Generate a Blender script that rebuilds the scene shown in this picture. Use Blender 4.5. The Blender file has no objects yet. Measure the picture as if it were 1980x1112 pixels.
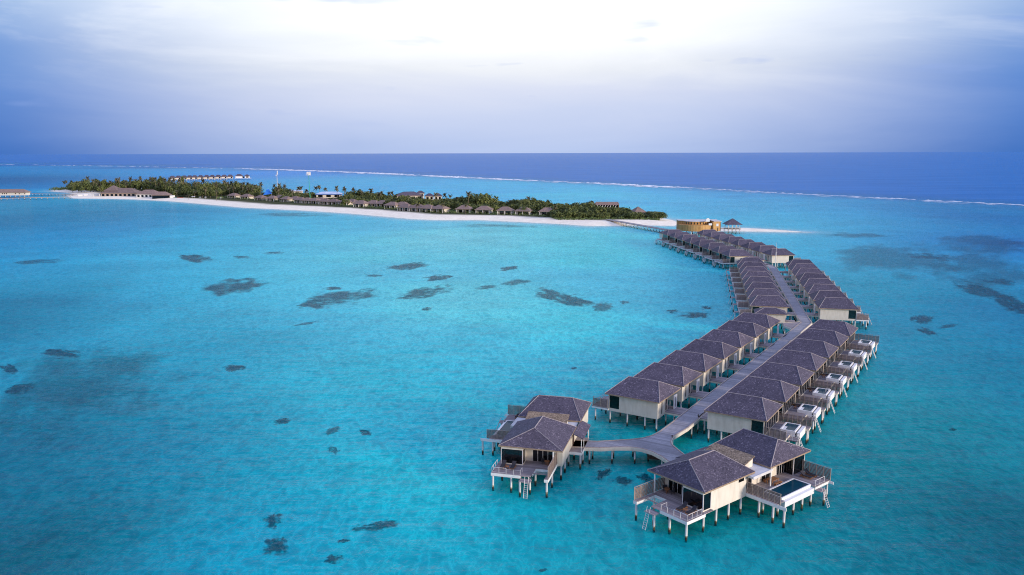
import bpy, math, random
import numpy as np
from mathutils import Vector, Matrix, noise

random.seed(7)
R = math.radians
scene = bpy.context.scene
COL = scene.collection
H = 54.0                       # height of the drone above the lagoon, metres

# ------------------------------------------------------------------ helpers
def lin(r, g, b):
    f = lambda c: (c / 12.92) if c <= 0.04045 else ((c + 0.055) / 1.055) ** 2.4
    return (f(r / 255), f(g / 255), f(b / 255), 1.0)

FOC, PITCH, ROLL = 1540.0, math.atan(260.5 / 1540.0), math.atan(5 / 1980.0)
_fw = Vector((0, math.cos(PITCH), -math.sin(PITCH)))
_r0 = Vector((1, 0, 0)); _u0 = _r0.cross(_fw)
_rt = _r0 * math.cos(ROLL) - _u0 * math.sin(ROLL)
_up = _u0 * math.cos(ROLL) + _r0 * math.sin(ROLL)

def at(px, py, z=0.0):
    """survey point: where the line of sight through photo point (px, py) meets height z"""
    d = _fw * FOC + _rt * (px - 990) - _up * (py - 556)
    t = (z - H) / d.z
    return Vector((d.x * t, d.y * t, z))

class MB:
    """collects shapes and links them as ONE mesh object"""
    def __init__(self, mir=1):
        self.v = []; self.f = []; self.mi = []; self.cur = 0; self.mir = mir
    def add(self, vs, fs):
        n = len(self.v)
        if self.mir < 0:
            self.v += [(-x, y, z) for x, y, z in vs]
            self.f += [tuple(n + i for i in reversed(f)) for f in fs]
        else:
            self.v += [tuple(p) for p in vs]
            self.f += [tuple(n + i for i in f) for f in fs]
        self.mi += [self.cur] * len(fs)
        return self
    def box(self, x0, x1, y0, y1, z0, z1):
        if x0 > x1: x0, x1 = x1, x0
        if y0 > y1: y0, y1 = y1, y0
        vs = [(x0, y0, z0), (x1, y0, z0), (x1, y1, z0), (x0, y1, z0), (x0, y0, z1), (x1, y0, z1), (x1, y1, z1), (x0, y1, z1)]
        return self.add(vs, [(3, 2, 1, 0), (4, 5, 6, 7), (0, 1, 5, 4), (1, 2, 6, 5), (2, 3, 7, 6), (3, 0, 4, 7)])
    def tube(self, a, b, r0, r1=None, n=6, cap=True):
        a = Vector(a); b = Vector(b); r1 = r0 if r1 is None else r1
        d = (b - a).normalized()
        s = d.cross(Vector((0, 0, 1)) if abs(d.z) < .95 else Vector((1, 0, 0))).normalized(); t = d.cross(s)
        vs = []
        for c, r in ((a, r0), (b, r1)):
            for i in range(n):
                w = 2 * math.pi * i / n
                vs.append(tuple(c + (s * math.cos(w) + t * math.sin(w)) * r))
        fs = [(i, i + n, (i + 1) % n + n, (i + 1) % n) for i in range(n)]
        if cap: fs += [tuple(range(n)), tuple(range(2 * n - 1, n - 1, -1))]
        return self.add(vs, fs)
    def bar(self, a, b, w):
        return self.tube(a, b, w * .7, n=4)
    def prism(self, pts, z0, z1):
        n = len(pts)
        vs = [(x, y, z0) for x, y in pts] + [(x, y, z1) for x, y in pts]
        fs = [tuple(range(n - 1, -1, -1)), tuple(range(n, 2 * n))] + [(i, (i + 1) % n, (i + 1) % n + n, i + n) for i in range(n)]
        return self.add(vs, fs)
    def hip(self, x0, x1, y0, y1, z0, zf, z1, inset, axis='x'):
        """hip roof: fascia z0..zf, ridge z1 along axis, ridge ends 'inset' from the eaves; open soffit closed flat"""
        if axis == 'x':
            ym = (y0 + y1) / 2; r = [(x0 + inset, ym, z1), (x1 - inset, ym, z1)]
        else:
            xm = (x0 + x1) / 2; r = [(xm, y0 + inset, z1), (xm, y1 - inset, z1)]
        c = [(x0, y0), (x1, y0), (x1, y1), (x0, y1)]
        vs = [(x, y, z0) for x, y in c] + [(x, y, zf) for x, y in c] + r
        if axis == 'x': top = [(4, 5, 9, 8), (5, 6, 9), (6, 7, 8, 9), (7, 4, 8)]
        else: top = [(4, 5, 8), (5, 6, 9, 8), (6, 7, 9), (7, 4, 8, 9)]
        self.add(vs, top); m = self.cur; self.cur = 1
        self.add(vs, [(3, 2, 1, 0), (0, 1, 5, 4), (1, 2, 6, 5), (2, 3, 7, 6), (3, 0, 4, 7)]); self.cur = m
        return self
    def build(self, name, mats, parent=None, smooth=False):
        me = bpy.data.meshes.new(name)
        me.from_pydata(self.v, [], self.f)
        if not isinstance(mats, (list, tuple)): mats = [mats]
        for m in mats: me.materials.append(m)
        if len(mats) > 1: me.polygons.foreach_set('material_index', self.mi)
        if smooth: me.polygons.foreach_set('use_smooth', [True] * len(self.f))
        me.validate(); me.update()
        o = bpy.data.objects.new(name, me); COL.objects.link(o)
        if parent is not None: o.parent = parent
        return o

def tag(o, label=None, cat=None, group=None, kind=None):
    for k, v in (('label', label), ('category', cat), ('group', group), ('kind', kind)):
        if v: o[k] = v
    return o

def thing(name, label, cat, loc=(0, 0, 0), rz=0.0, group=None):
    o = bpy.data.objects.new(name, None); COL.objects.link(o)
    o.empty_display_size = .5
    o.location = loc; o.rotation_euler = (0, 0, rz)
    return tag(o, label, cat, group)

def kids(o):
    return [c for c in o.children]

def dup(o, parent=None):
    c = o.copy(); COL.objects.link(c); c.parent = parent
    for ch in kids(o): dup(ch, c)
    return c

def place(proto, used, loc, rz, label, group=None, scale=None):
    o = dup(proto) if used else proto
    o.location = loc; o.rotation_euler = (0, 0, rz)
    if scale: o.scale = scale
    o['label'] = label
    if group: o['group'] = group
    return o

# ------------------------------------------------------------------ materials
def newmat(name):
    m = bpy.data.materials.new(name); m.use_nodes = True
    nt = m.node_tree; nt.nodes.clear()
    out = nt.nodes.new('ShaderNodeOutputMaterial')
    return m, nt, out

def N(nt, t, **kw):
    n = nt.nodes.new(t)
    for k, v in kw.items():
        if k.startswith('i_'):
            n.inputs[int(k[2:]) if k[2:].isdigit() else k[2:]].default_value = v
        else: setattr(n, k, v)
    return n

def mixc(nt, fac, a, b, mode='MIX'):
    n = nt.nodes.new('ShaderNodeMix'); n.data_type = 'RGBA'; n.blend_type = mode
    for i, x in ((0, fac), (6, a), (7, b)):
        if hasattr(x, 'is_linked') or hasattr(x, 'links'): nt.links.new(x, n.inputs[i])
        else: n.inputs[i].default_value = x
    return n.outputs[2]

def ramp(nt, fac, stops, interp='LINEAR'):
    n = nt.nodes.new('ShaderNodeValToRGB'); n.color_ramp.interpolation = interp
    e = n.color_ramp.elements
    while len(e) < len(stops): e.new(.5)
    for el, (p, c) in zip(e, stops):
        el.position = p; el.color = c if len(c) == 4 else (*c, 1)
    nt.links.new(fac, n.inputs[0])
    return n.outputs[0]

def coords(nt, which='Object', scale=(1, 1, 1), rot=(0, 0, 0)):
    tc = nt.nodes.new('ShaderNodeTexCoord'); mp = nt.nodes.new('ShaderNodeMapping')
    mp.inputs['Scale'].default_value = scale; mp.inputs['Rotation'].default_value = rot
    nt.links.new(tc.outputs[which], mp.inputs[0]); return mp.outputs[0]

def worldpos(nt, scale=(1, 1, 1), rot=(0, 0, 0)):
    g = nt.nodes.new('ShaderNodeNewGeometry'); mp = nt.nodes.new('ShaderNodeMapping')
    mp.inputs['Scale'].default_value = scale; mp.inputs['Rotation'].default_value = rot
    nt.links.new(g.outputs['Position'], mp.inputs[0]); return mp.outputs[0]

def noise_tex(nt, vec, scale, detail=3, rough=.55, dist=0):
    n = nt.nodes.new('ShaderNodeTexNoise')
    n.inputs['Scale'].default_value = scale; n.inputs['Detail'].default_value = detail
    n.inputs['Roughness'].default_value = rough; n.inputs['Distortion'].default_value = dist
    nt.links.new(vec, n.inputs['Vector']); return n.outputs['Fac']

def bsdf(nt, out, color, rough=.8, spec=.3, bump=None, bstr=.3, bdist=.03, metal=0):
    p = nt.nodes.new('ShaderNodeBsdfPrincipled')
    if hasattr(color, 'links'): nt.links.new(color, p.inputs['Base Color'])
    else: p.inputs['Base Color'].default_value = color if len(color) == 4 else (*color, 1)
    p.inputs['Roughness'].default_value = rough
    p.inputs['Specular IOR Level'].default_value = spec
    p.inputs['Metallic'].default_value = metal
    if bump is not None:
        b = nt.nodes.new('ShaderNodeBump'); b.inputs['Strength'].default_value = bstr; b.inputs['Distance'].default_value = bdist
        nt.links.new(bump, b.inputs['Height']); nt.links.new(b.outputs[0], p.inputs['Normal'])
    nt.links.new(p.outputs[0], out.inputs[0]); return p

def mottled(name, a, b, scale=1.0, rough=.8, spec=.3, detail=4, which='world', bstr=.0, lo=.3, hi=.7):
    m, nt, out = newmat(name)
    vec = worldpos(nt) if which == 'world' else coords(nt)
    f = noise_tex(nt, vec, scale, detail)
    c = ramp(nt, f, [(lo, a), (hi, b)])
    bsdf(nt, out, c, rough, spec, f if bstr else None, bstr)
    return m

def shingle(name, dark, mid, light):
    m, nt, out = newmat(name)
    v = worldpos(nt, (1, 1, 1.5))
    vo = N(nt, 'ShaderNodeTexVoronoi', i_Scale=4.6); nt.links.new(v, vo.inputs['Vector'])
    sep = N(nt, 'ShaderNodeSeparateColor'); nt.links.new(vo.outputs['Color'], sep.inputs[0])
    c1 = ramp(nt, sep.outputs[0], [(0, dark), (.55, mid), (.88, mid), (1, light)])
    big = noise_tex(nt, worldpos(nt), .35, 4)
    c2 = mixc(nt, ramp(nt, big, [(.35, (0, 0, 0)), (.7, (.55, .55, .55))]), c1, (*mid, 1))
    fine = noise_tex(nt, worldpos(nt, (1, 1, 2)), 5.5, 3, .7)
    c3 = mixc(nt, .75, c2, ramp(nt, fine, [(.30, (.55, .55, .55)), (.72, (1.45, 1.45, 1.45))]), 'MULTIPLY')
    # weather streaks in broad patches
    st = noise_tex(nt, worldpos(nt, (.6, .6, .2)), .8, 3)
    c4 = mixc(nt, .6, c3, ramp(nt, st, [(.3, (.72, .7, .74)), (.7, (1.22, 1.2, 1.2))]), 'MULTIPLY')
    oi = N(nt, 'ShaderNodeObjectInfo')
    c4 = mixc(nt, 1.0, c4, ramp(nt, oi.outputs['Random'], [(0, (.84, .84, .86)), (.5, (1, 1, 1)), (1, (1.16, 1.13, 1.10))]), 'MULTIPLY')
    hgt = mixc(nt, .5, vo.outputs['Distance'], fine)
    bsdf(nt, out, c4, .75, .25, hgt, .6, .06)
    return m

def planks(name, a, b, axis=1, pitch=.145, gap=(.05, .05, .055)):
    m, nt, out = newmat(name)
    v = coords(nt)
    s = N(nt, 'ShaderNodeSeparateXYZ'); nt.links.new(v, s.inputs[0])
    d = N(nt, 'ShaderNodeMath', operation='DIVIDE'); nt.links.new(s.outputs[axis], d.inputs[0]); d.inputs[1].default_value = pitch
    fl = N(nt, 'ShaderNodeMath', operation='FLOOR'); nt.links.new(d.outputs[0], fl.inputs[0])
    wn = N(nt, 'ShaderNodeTexWhiteNoise', noise_dimensions='1D'); nt.links.new(fl.outputs[0], wn.inputs['W'])
    d2 = N(nt, 'ShaderNodeMath', operation='DIVIDE'); nt.links.new(s.outputs[axis], d2.inputs[0]); d2.inputs[1].default_value = pitch * 7.3
    fl2 = N(nt, 'ShaderNodeMath', operation='FLOOR'); nt.links.new(d2.outputs[0], fl2.inputs[0])
    wn2 = N(nt, 'ShaderNodeTexWhiteNoise', noise_dimensions='1D'); nt.links.new(fl2.outputs[0], wn2.inputs['W'])
    c = mixc(nt, wn.outputs[0], (*a, 1), (*b, 1))
    c = mixc(nt, .5, c, ramp(nt, wn2.outputs[0], [(0, (.62, .62, .66)), (.5, (1, 1, 1)), (1, (1.35, 1.32, 1.3))]), 'MULTIPLY')
    n1 = noise_tex(nt, worldpos(nt), .5, 5)
    c = mixc(nt, .55, c, ramp(nt, n1, [(.3, (.7, .7, .73)), (.7, (1.2, 1.2, 1.2))]), 'MULTIPLY')
    fr = N(nt, 'ShaderNodeMath', operation='FRACT'); nt.links.new(d.outputs[0], fr.inputs[0])
    g = ramp(nt, fr.outputs[0], [(0, (1, 1, 1)), (.06, (1, 1, 1)), (.09, (0, 0, 0)), (1, (0, 0, 0))])
    c = mixc(nt, g, c, (*gap, 1))
    bsdf(nt, out, c, .75, .3)
    return m

M = {}
M['shingle'] = shingle('grey_shingle', (.040, .037, .056), (.080, .072, .104), (.21, .19, .24))
M['shingle_new'] = shingle('fresh_shingle', (.10, .075, .05), (.26, .20, .14), (.40, .32, .24))
M['thatch'] = shingle('brown_shingle', (.13, .095, .082), (.215, .16, .145), (.30, .24, .22))
M['fascia'] = mottled('fascia_wood', (.20, .145, .10), (.34, .26, .19), 3)
M['cap'] = mottled('ridge_cap', (.20, .18, .20), (.32, .29, .31), 4)
m, nt, out = newmat('cream_boards')            # painted boards with faint joints and rain streaks
f = noise_tex(nt, worldpos(nt, (1, 1, .25)), 1.6, 4); g_ = noise_tex(nt, worldpos(nt), .5, 3)
c = ramp(nt, f, [(.25, (.52, .485, .42)), (.5, (.60, .565, .50)), (.75, (.63, .60, .54))])
v_ = coords(nt); s_ = N(nt, 'ShaderNodeSeparateXYZ'); nt.links.new(v_, s_.inputs[0])
ad_ = N(nt, 'ShaderNodeMath', operation='ADD'); nt.links.new(s_.outputs[0], ad_.inputs[0]); nt.links.new(s_.outputs[1], ad_.inputs[1])
d_ = N(nt, 'ShaderNodeMath', operation='DIVIDE'); nt.links.new(ad_.outputs[0], d_.inputs[0]); d_.inputs[1].default_value = .42
fr_ = N(nt, 'ShaderNodeMath', operation='FRACT'); nt.links.new(d_.outputs[0], fr_.inputs[0])
c = mixc(nt, ramp(nt, fr_.outputs[0], [(0, (.35, .35, .35)), (.05, (.35, .35, .35)), (.07, (0, 0, 0)), (1, (0, 0, 0))]), c, (.46, .44, .41, 1))
c = mixc(nt, .4, c, ramp(nt, g_, [(.3, (.82, .80, .78)), (.7, (1.08, 1.08, 1.08))]), 'MULTIPLY')
oi_ = N(nt, 'ShaderNodeObjectInfo')
c = mixc(nt, 1.0, c, ramp(nt, oi_.outputs['Random'], [(0, (.90, .89, .87)), (1, (1.05, 1.05, 1.05))]), 'MULTIPLY')
bsdf(nt, out, c, .85, .2); M['wall'] = m
M['white'] = mottled('white_paint', (.62, .62, .62), (.74, .74, .73), 1.5, .6)
M['deck'] = planks('grey_decking', (.22, .19, .195), (.36, .32, .325), 1)
M['walk'] = planks('boardwalk_planks', (.215, .215, .24), (.35, .35, .385), 1, .15)
M['fence'] = mottled('weathered_slats', (.11, .082, .072), (.22, .17, .15), 2.5, .8)
M['fencepost'] = mottled('screen_post', (.27, .215, .185), (.38, .31, .27), 2.5, .8)
M['teak'] = mottled('teak', (.20, .085, .035), (.32, .15, .07), 4, .6)
M['fabric'] = mottled('dark_fabric', (.022, .022, .028), (.04, .04, .05), 8, .9)
M['towel'] = mottled('grey_towel', (.20, .20, .22), (.27, .27, .29), 8, .9)
M['metal'] = mottled('pale_metal', (.50, .49, .50), (.62, .61, .62), 5, .35, .5)
M['door'] = mottled('brown_door', (.06, .035, .028), (.09, .055, .042), 3, .5)
M['darkwood'] = mottled('dark_box_boards', (.035, .022, .018), (.075, .05, .04), 3, .7)
M['black'] = mottled('black_iron', (.015, .015, .016), (.03, .03, .03), 3, .5)
M['flatroof'] = mottled('flat_roof_membrane', (.46, .46, .47), (.60, .60, .61), .9, .7)
M['tile'] = mottled('pool_tile', (.60, .62, .64), (.72, .73, .74), 3, .3, .5)
M['lamp'] = mottled('path_lamp', (.03, .03, .03), (.05, .05, .05), 3, .4)
M['gold'] = planks('gold_cladding', (.42, .225, .075), (.58, .33, .125), 0, .6, (.36, .19, .06))
M['bluemetal'] = mottled('blue_sheet', (.015, .12, .50), (.03, .19, .62), .6, .5)
M['solar'] = mottled('pale_blue_roof', (.22, .34, .55), (.55, .62, .75), .25, .35, .5)
M['greenpaint'] = mottled('green_paint', (.03, .30, .20), (.05, .38, .26), 1, .5)
M['cushion'] = mottled('blue_cover', (.16, .17, .30), (.28, .29, .42), 1.2, .9)

def glass(name, col):
    m, nt, out = newmat(name)
    f = noise_tex(nt, worldpos(nt), .7, 2)
    c = ramp(nt, f, [(.35, tuple(x * .6 for x in col)), (.7, col)])
    bsdf(nt, out, c, .04, .5)
    return m
M['glass'] = glass('dark_glass', (.004, .006, .008))
M['tealglass'] = glass('teal_glass', (.004, .020, .022))
M['poolwater'] = None

def stiltmat():
    m, nt, out = newmat('concrete_pile')
    v = worldpos(nt); s = N(nt, 'ShaderNodeSeparateXYZ'); nt.links.new(v, s.inputs[0])
    n = noise_tex(nt, worldpos(nt, (1.0, 1.0, 1.4)), 1.6, 3)
    a = N(nt, 'ShaderNodeMath', operation='MULTIPLY_ADD'); nt.links.new(n, a.inputs[0]); a.inputs[1].default_value = 1.1
    nt.links.new(s.outputs[2], a.inputs[2])
    mr = N(nt, 'ShaderNodeMapRange'); nt.links.new(a.outputs[0], mr.inputs[0])
    mr.inputs[1].default_value = -1; mr.inputs[2].default_value = 3
    c = ramp(nt, mr.outputs[0], [(0, (.02, .022, .018)), (.45, (.03, .03, .025)), (.50, (.14, .11, .06)), (.535, (.30, .26, .17)), (.56, (.62, .61, .60)), (.75, (.56, .55, .56)), (1, (.46, .45, .47))])  # algae band at the waterline; under-deck shade painted in as greyer tops
    bsdf(nt, out, c, .8, .2)
    return m
M['stilt'] = stiltmat()

def pool_mat():
    m, nt, out = newmat('pool_water')
    f = noise_tex(nt, worldpos(nt), .45, 2)
    c = ramp(nt, f, [(.3, (.003, .036, .062)), (.7, (.004, .052, .085))])
    bsdf(nt, out, c, .15, .06, noise_tex(nt, worldpos(nt), 2.5, 2), .15, .03)
    return m
M['poolwater'] = pool_mat()

def leafmat(name, a, b, c, sc=.45):
    m, nt, out = newmat(name)
    f = noise_tex(nt, worldpos(nt), sc, 3, .6)
    oi = N(nt, 'ShaderNodeObjectInfo')
    k = ramp(nt, f, [(.28, a), (.5, b), (.72, c)])
    r = ramp(nt, oi.outputs['Random'], [(0, (.6, .62, .62)), (.5, (1, 1, 1)), (1, (1.25, 1.15, 1.05))])
    k = mixc(nt, 1.0, k, r, 'MULTIPLY')
    bsdf(nt, out, k, .65, .2)
    return m
M['leaf'] = leafmat('broad_leaves', (.040, .062, .020), (.088, .115, .036), (.17, .185, .07))
M['palmleaf'] = leafmat('palm_leaves', (.042, .05, .028), (.088, .088, .05), (.165, .14, .095))
M['scrub'] = leafmat('low_scrub', (.07, .11, .025), (.13, .18, .05), (.21, .24, .09), .2)
M['trunk'] = mottled('grey_bark', (.13, .10, .08), (.24, .19, .15), 1.5, .9)
M['sandmat'] = None

# ------------------------------------------------------------------ villas on stilts
WZ0, EZ, FZ, RZ, DZ = 2.4, 5.85, 6.08, 8.55, 2.9

def stilt(x, y, par, mir=1, top=2.4, r=.17):
    b = MB(mir); b.tube((x, y, -.32), (x, y, top), r, n=8, cap=False); return b.build('stilt', M['stilt'], par, True)

def ridge_caps(b, x0, x1, y0, y1, zf, z1, inset, axis='x', w=.11):
    if axis == 'x':
        ym = (y0 + y1) / 2; A = (x0 + inset, ym, z1); B = (x1 - inset, ym, z1)
        pr = [((x0, y0, zf), A), ((x0, y1, zf), A), ((x1, y0, zf), B), ((x1, y1, zf), B), (A, B)]
    else:
        xm = (x0 + x1) / 2; A = (xm, y0 + inset, z1); B = (xm, y1 - inset, z1)
        pr = [((x0, y0, zf), A), ((x1, y0, zf), A), ((x0, y1, zf), B), ((x1, y1, zf), B), (A, B)]
    for i, (p, q) in enumerate(pr):
        ww = w if i < 4 else w * 1.3
        b.tube((p[0], p[1], p[2] + .0), (q[0], q[1], q[2] + .015), ww * .7, n=4, cap=True)

def screen_x(x0, x1, y, z0, z1, par, mir=1, panels=4, name='slat_screen'):
    """slatted privacy screen along x"""
    f = MB(mir); n = int((z1 - z0 - .1) / .20)
    for i in range(n):
        z = z0 + .09 + i * .20
        f.box(x0, x1, y - .02, y + .02, z, z + .145)
    s = f.build(name, M['fence'], par)
    p = MB(mir)
    for i in range(panels + 1):
        x = x0 + (x1 - x0) * i / panels
        p.box(x - .045, x + .045, y - .05, y + .05, z0, z1 + .02)
    p.box(min(x0, x1) + .046, max(x0, x1) - .046, y - .045, y + .045, z1 - .06, z1 - .003)
    p.build('screen_frame', M['fencepost'], s)
    return s

def screen_y(x, y0, y1, z0, z1, par, mir=1, panels=4):
    f = MB(mir); n = int((z1 - z0 - .1) / .20)
    for i in range(n):
        z = z0 + .09 + i * .20
        f.box(x - .02, x + .02, y0, y1, z, z + .145)
    s = f.build('slat_screen', M['fence'], par)
    p = MB(mir)
    for i in range(panels + 1):
        y = y0 + (y1 - y0) * i / panels
        p.box(x - .05, x + .05, y - .045, y + .045, z0, z1 + .02)
    p.box(x - .045, x + .045, y0 + .046, y1 - .046, z1 - .06, z1 - .003)
    p.build('screen_frame', M['fencepost'], s)
    return s

def ladder(a, b, width_axis, par, mir=1, w=.34, rungs=9):
    """two rails a->b with treads; width along axis 0 (x) or 1 (y)"""
    a = Vector(a); b = Vector(b); o = Vector((w, 0, 0)) if width_axis == 0 else Vector((0, w, 0))
    m = MB(mir)
    for s in (-1, 1): m.bar(a + o * s, b + o * s, .055)
    d = (b - a)
    for i in range(1, rungs):
        c = a + d * (i / rungs); m.bar(c - o, c + o, .045)
    for s in (-1, 1): m.bar(a + o * s, a + o * s + Vector((0, 0, .0)) - d.normalized() * .75, .05)
    return m.build('swim_ladder', M['metal'], par)

def railing(pts, z0, z1, par, mir=1, step=1.2):
    m = MB(mir)
    for (xa, ya), (xb, yb) in zip(pts, pts[1:]):
        L = math.hypot(xb - xa, yb - ya); n = max(1, round(L / step))
        for i in range(n + 1):
            x = xa + (xb - xa) * i / n; y = ya + (yb - ya) * i / n
            m.box(x - .03, x + .03, y - .03, y + .03, z0, z1)
        m.bar((xa, ya, z1), (xb, yb, z1), .06); m.bar((xa, ya, z0 + .12), (xb, yb, z0 + .12), .03)
    return m.build('railing', M['metal'], par)

def comb(mb, axis, plane, ps, w, t, z0, z1):
    """one connected frame: a head rail with uprights at ps, in the plane axis = plane"""
    cols = [q for p in ps for q in (p - w, p + w)]; rows = [z0, z1 - .08, z1]; nc = len(cols)
    vs = []
    for s in (-t, t):
        for z in rows:
            for c in cols: vs.append((plane + s, c, z) if axis == 'x' else (c, plane + s, z))
    V = lambda s, r, c: s * 3 * nc + r * nc + c
    fill = {(r, c) for r in (0, 1) for c in range(nc - 1) if r == 1 or c % 2 == 0}
    fs = []; up = axis == 'y'
    for r, c in fill:
        q = [V(0, r, c), V(0, r, c + 1), V(0, r + 1, c + 1), V(0, r + 1, c)]; b = [V(1, r, c), V(1, r + 1, c), V(1, r + 1, c + 1), V(1, r, c + 1)]
        fs += [tuple(q if up else q[::-1]), tuple(b if up else b[::-1])]
        for (dr, dc), e in {(-1, 0): ((r, c), (r, c + 1)), (1, 0): ((r + 1, c + 1), (r + 1, c)), (0, -1): ((r + 1, c), (r, c)), (0, 1): ((r, c + 1), (r + 1, c + 1))}.items():
            if (r + dr, c + dc) not in fill:
                (ra, ca), (rb, cb) = e; k = [V(0, rb, cb), V(0, ra, ca), V(1, ra, ca), V(1, rb, cb)]
                fs.append(tuple(k if up else k[::-1]))
    mb.add(vs, fs)

def glazing_y(x, y0, y1, z0, z1, par, mir, n, name='sliding_door'):
    """row of n dark panes in plane x, with frames"""
    g = MB(mir); g.box(x - .02, x + .02, y0, y1, z0, z1); s = g.build(name, M['glass'], par)
    f = MB(mir); comb(f, 'x', x, [y0 + (y1 - y0) * i / n for i in range(n + 1)], .035, .05, z0, z1)
    f.build('door_frame', M['metal'], s); return s

def glazing_x(y, x0, x1, z0, z1, par, mir, n, name='sliding_door', mat='glass'):
    g = MB(mir); g.box(x0, x1, y - .02, y + .02, z0, z1); s = g.build(name, M[mat], par)
    f = MB(mir); comb(f, 'y', y, [x0 + (x1 - x0) * i / n for i in range(n + 1)], .035, .05, z0, z1)
    f.build('door_frame', M['metal'], s); return s

def make_villa(sea, pool, end_screen=True):
    """water villa; local x is the walkway-to-sea axis (sea on side 'sea'), local y runs up the row"""
    m = sea
    t = thing('water_villa', 'x', 'villa')
    rf = MB(m).hip(-5.87, 5.87, -5.69, 5.69, EZ, FZ, RZ, 2.59).build('roof', [M['shingle'], M['fascia']], t)
    b = MB(m); ridge_caps(b, -5.87, 5.87, -5.69, 5.69, FZ, RZ, 2.59); b.build('ridge_cap', M['cap'], rf)
    w = MB(m)
    w.box(-5.0, 2.95, -5.09, 1.0, WZ0, 5.9); w.box(-3.4, 2.95, 1.0, 5.09, WZ0, 5.9)
    w.box(-5.3, -5.0, -5.09, -1.1, WZ0, 5.9)
    w.box(2.95, 5.27, -5.09, 5.09, WZ0, 2.97); w.box(2.95, 5.27, -5.09, 5.09, 5.62, 5.9)
    for y in (-5.09, 4.94): w.box(5.10, 5.27, y, y + .15, 2.97, 5.62)
    w.build('wall', M['wall'], t)
    for y in (-5.0, 5.0):
        g = MB(m); g.box(2.96, 5.09, y - .03, y + .03, 2.975, 5.615); g.build('side_window', M['tealglass'], t)
    glazing_y(5.16, -4.9, 4.9, 2.975, 5.615, t, m, 6)
    d = MB(m); d.box(-5.04, -5.003, -1.0, .3, 2.92, 5.2); ds = d.build('door', M['door'], t)
    h = MB(m); h.box(-5.09, -5.045, .12, .18, 3.8, 4.2); h.build('door_handle', M['metal'], ds)
    g = MB(m); g.box(-5.325, -5.303, -3.15, -2.75, 3.0, 5.35); g.build('slit_window', M['glass'], t)
    g = MB(m); g.box(-6.2, -6.05, 1.25, 2.9, 2.905, 5.65); ps = g.build('privacy_panel', M['white'], t)
    g = MB(m); g.box(-6.215, -6.035, 1.95, 2.15, 3.2, 5.3); g.build('slit_window', M['glass'], ps)
    e = MB(m); e.box(-8.62, -5.303, -1.2, 3.0, 2.78, DZ); e.box(-5.303, -3.42, 1.02, 3.0, 2.78, DZ); es = e.build('entry_deck', M['deck'], t)
    e = MB(m); e.box(-8.60, -5.31, -1.18, 2.98, 2.42, 2.778); e.build('deck_skirt', M['wall'], es)
    for x in (-5.05, -2.6, 1.2, 5.0):
        for y in (-4.85, 0, 4.85): stilt(x, y, t, m)
    stilt(-7.2, -1.0, t, m); stilt(-7.2, 2.8, t, m)
    if not pool:
        e = MB(m); e.box(5.275, 9.0, -5.3, 5.0, 2.78, DZ); es = e.build('terrace_deck', M['deck'], t)
        e = MB(m); e.box(5.28, 8.97, -5.28, 4.98, 2.42, 2.778); e.build('deck_skirt', M['white'], es)
        p = MB(m); p.box(9.005, 10.2, 1.2, 3.2, 2.3, 2.42); p.build('swim_platform', M['deck'], t)
        screen_x(5.45, 8.7, -5.2, DZ, 4.8, t, m, 2)
        ladder((10.2, 2.2, 2.5), (11.4, 2.2, -.25), 1, t, m)
        railing([(8.93, -5.0), (8.93, 1.0)], DZ, 3.75, t, m)
        for x, y in ((8.3, -4.9), (8.3, 0), (8.3, 4.7), (10.0, 1.4), (10.0, 3.0)): stilt(x, y, t, m, 2.3 if x > 9 else 2.42)
    else:
        e = MB(m)
        e.box(5.275, 7.05, -5.2, 5.2, 2.78, DZ); e.box(7.05, 9.0, -5.2, -1.05, 2.78, DZ); e.box(7.05, 11.3, 3.55, 5.2, 2.78, DZ)
        es = e.build('terrace_deck', M['deck'], t)
        e = MB(m); e.box(5.28, 7.04, -5.18, 5.18, 2.42, 2.778); e.box(7.05, 8.98, -5.18, -1.06, 2.42, 2.778); e.box(7.05, 11.28, 3.56, 5.18, 2.42, 2.778)
        e.build('deck_skirt', M['wall'], es)
        q = MB(m)
        z = 3.5
        q.box(7.07, 10.7, -1.0, 3.5, 2.0, 2.5)                                   # tank floor
        q.box(7.07, 7.36, -1.0, 3.5, 2.5, z); q.box(9.62, 9.86, -1.0, 3.5, 2.5, z)
        q.box(7.36, 9.62, -1.0, -.76, 2.5, z); q.box(7.36, 9.62, 3.24, 3.5, 2.5, z)
        q.box(10.14, 10.7, -1.0, 3.5, 2.5, 3.3)
        ps = q.build('plunge_pool', M['white'], t)
        q = MB(m); q.box(7.36, 7.95, -.76, 1.2, 2.5, 3.43); q.build('pool_step', M['tile'], ps)
        q = MB(m); q.box(7.955, 9.62, -.76, 3.24, 2.5, 3.41); q.box(7.36, 7.955, 1.21, 3.24, 2.5, 3.41); q.build('pool_water', M['poolwater'], ps)
        q = MB(m); q.box(9.862, 10.138, -.97, 3.47, 2.5, 2.95); q.build('overflow_channel', M['glass'], ps)
        p = MB(m); p.box(9.005, 10.8, -3.1, -1.05, 2.3, 2.42); p.build('swim_platform', M['deck'], t)
        railing([(9.05, -3.05), (10.75, -3.05)], 2.42, 3.4, t, m, .85)
        railing([(10.75, -3.05), (10.75, -2.3)], 2.42, 3.4, t, m, .85)
        ladder((10.8, -1.7, 2.6), (12.0, -1.7, -.25), 1, t, m)
        screen_x(5.3, 11.4, 5.1, DZ, 4.8, t, m, 7)
        if end_screen: screen_x(5.3, 9.2, -5.1, DZ, 4.8, t, m, 4, 'end_screen')
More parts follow.
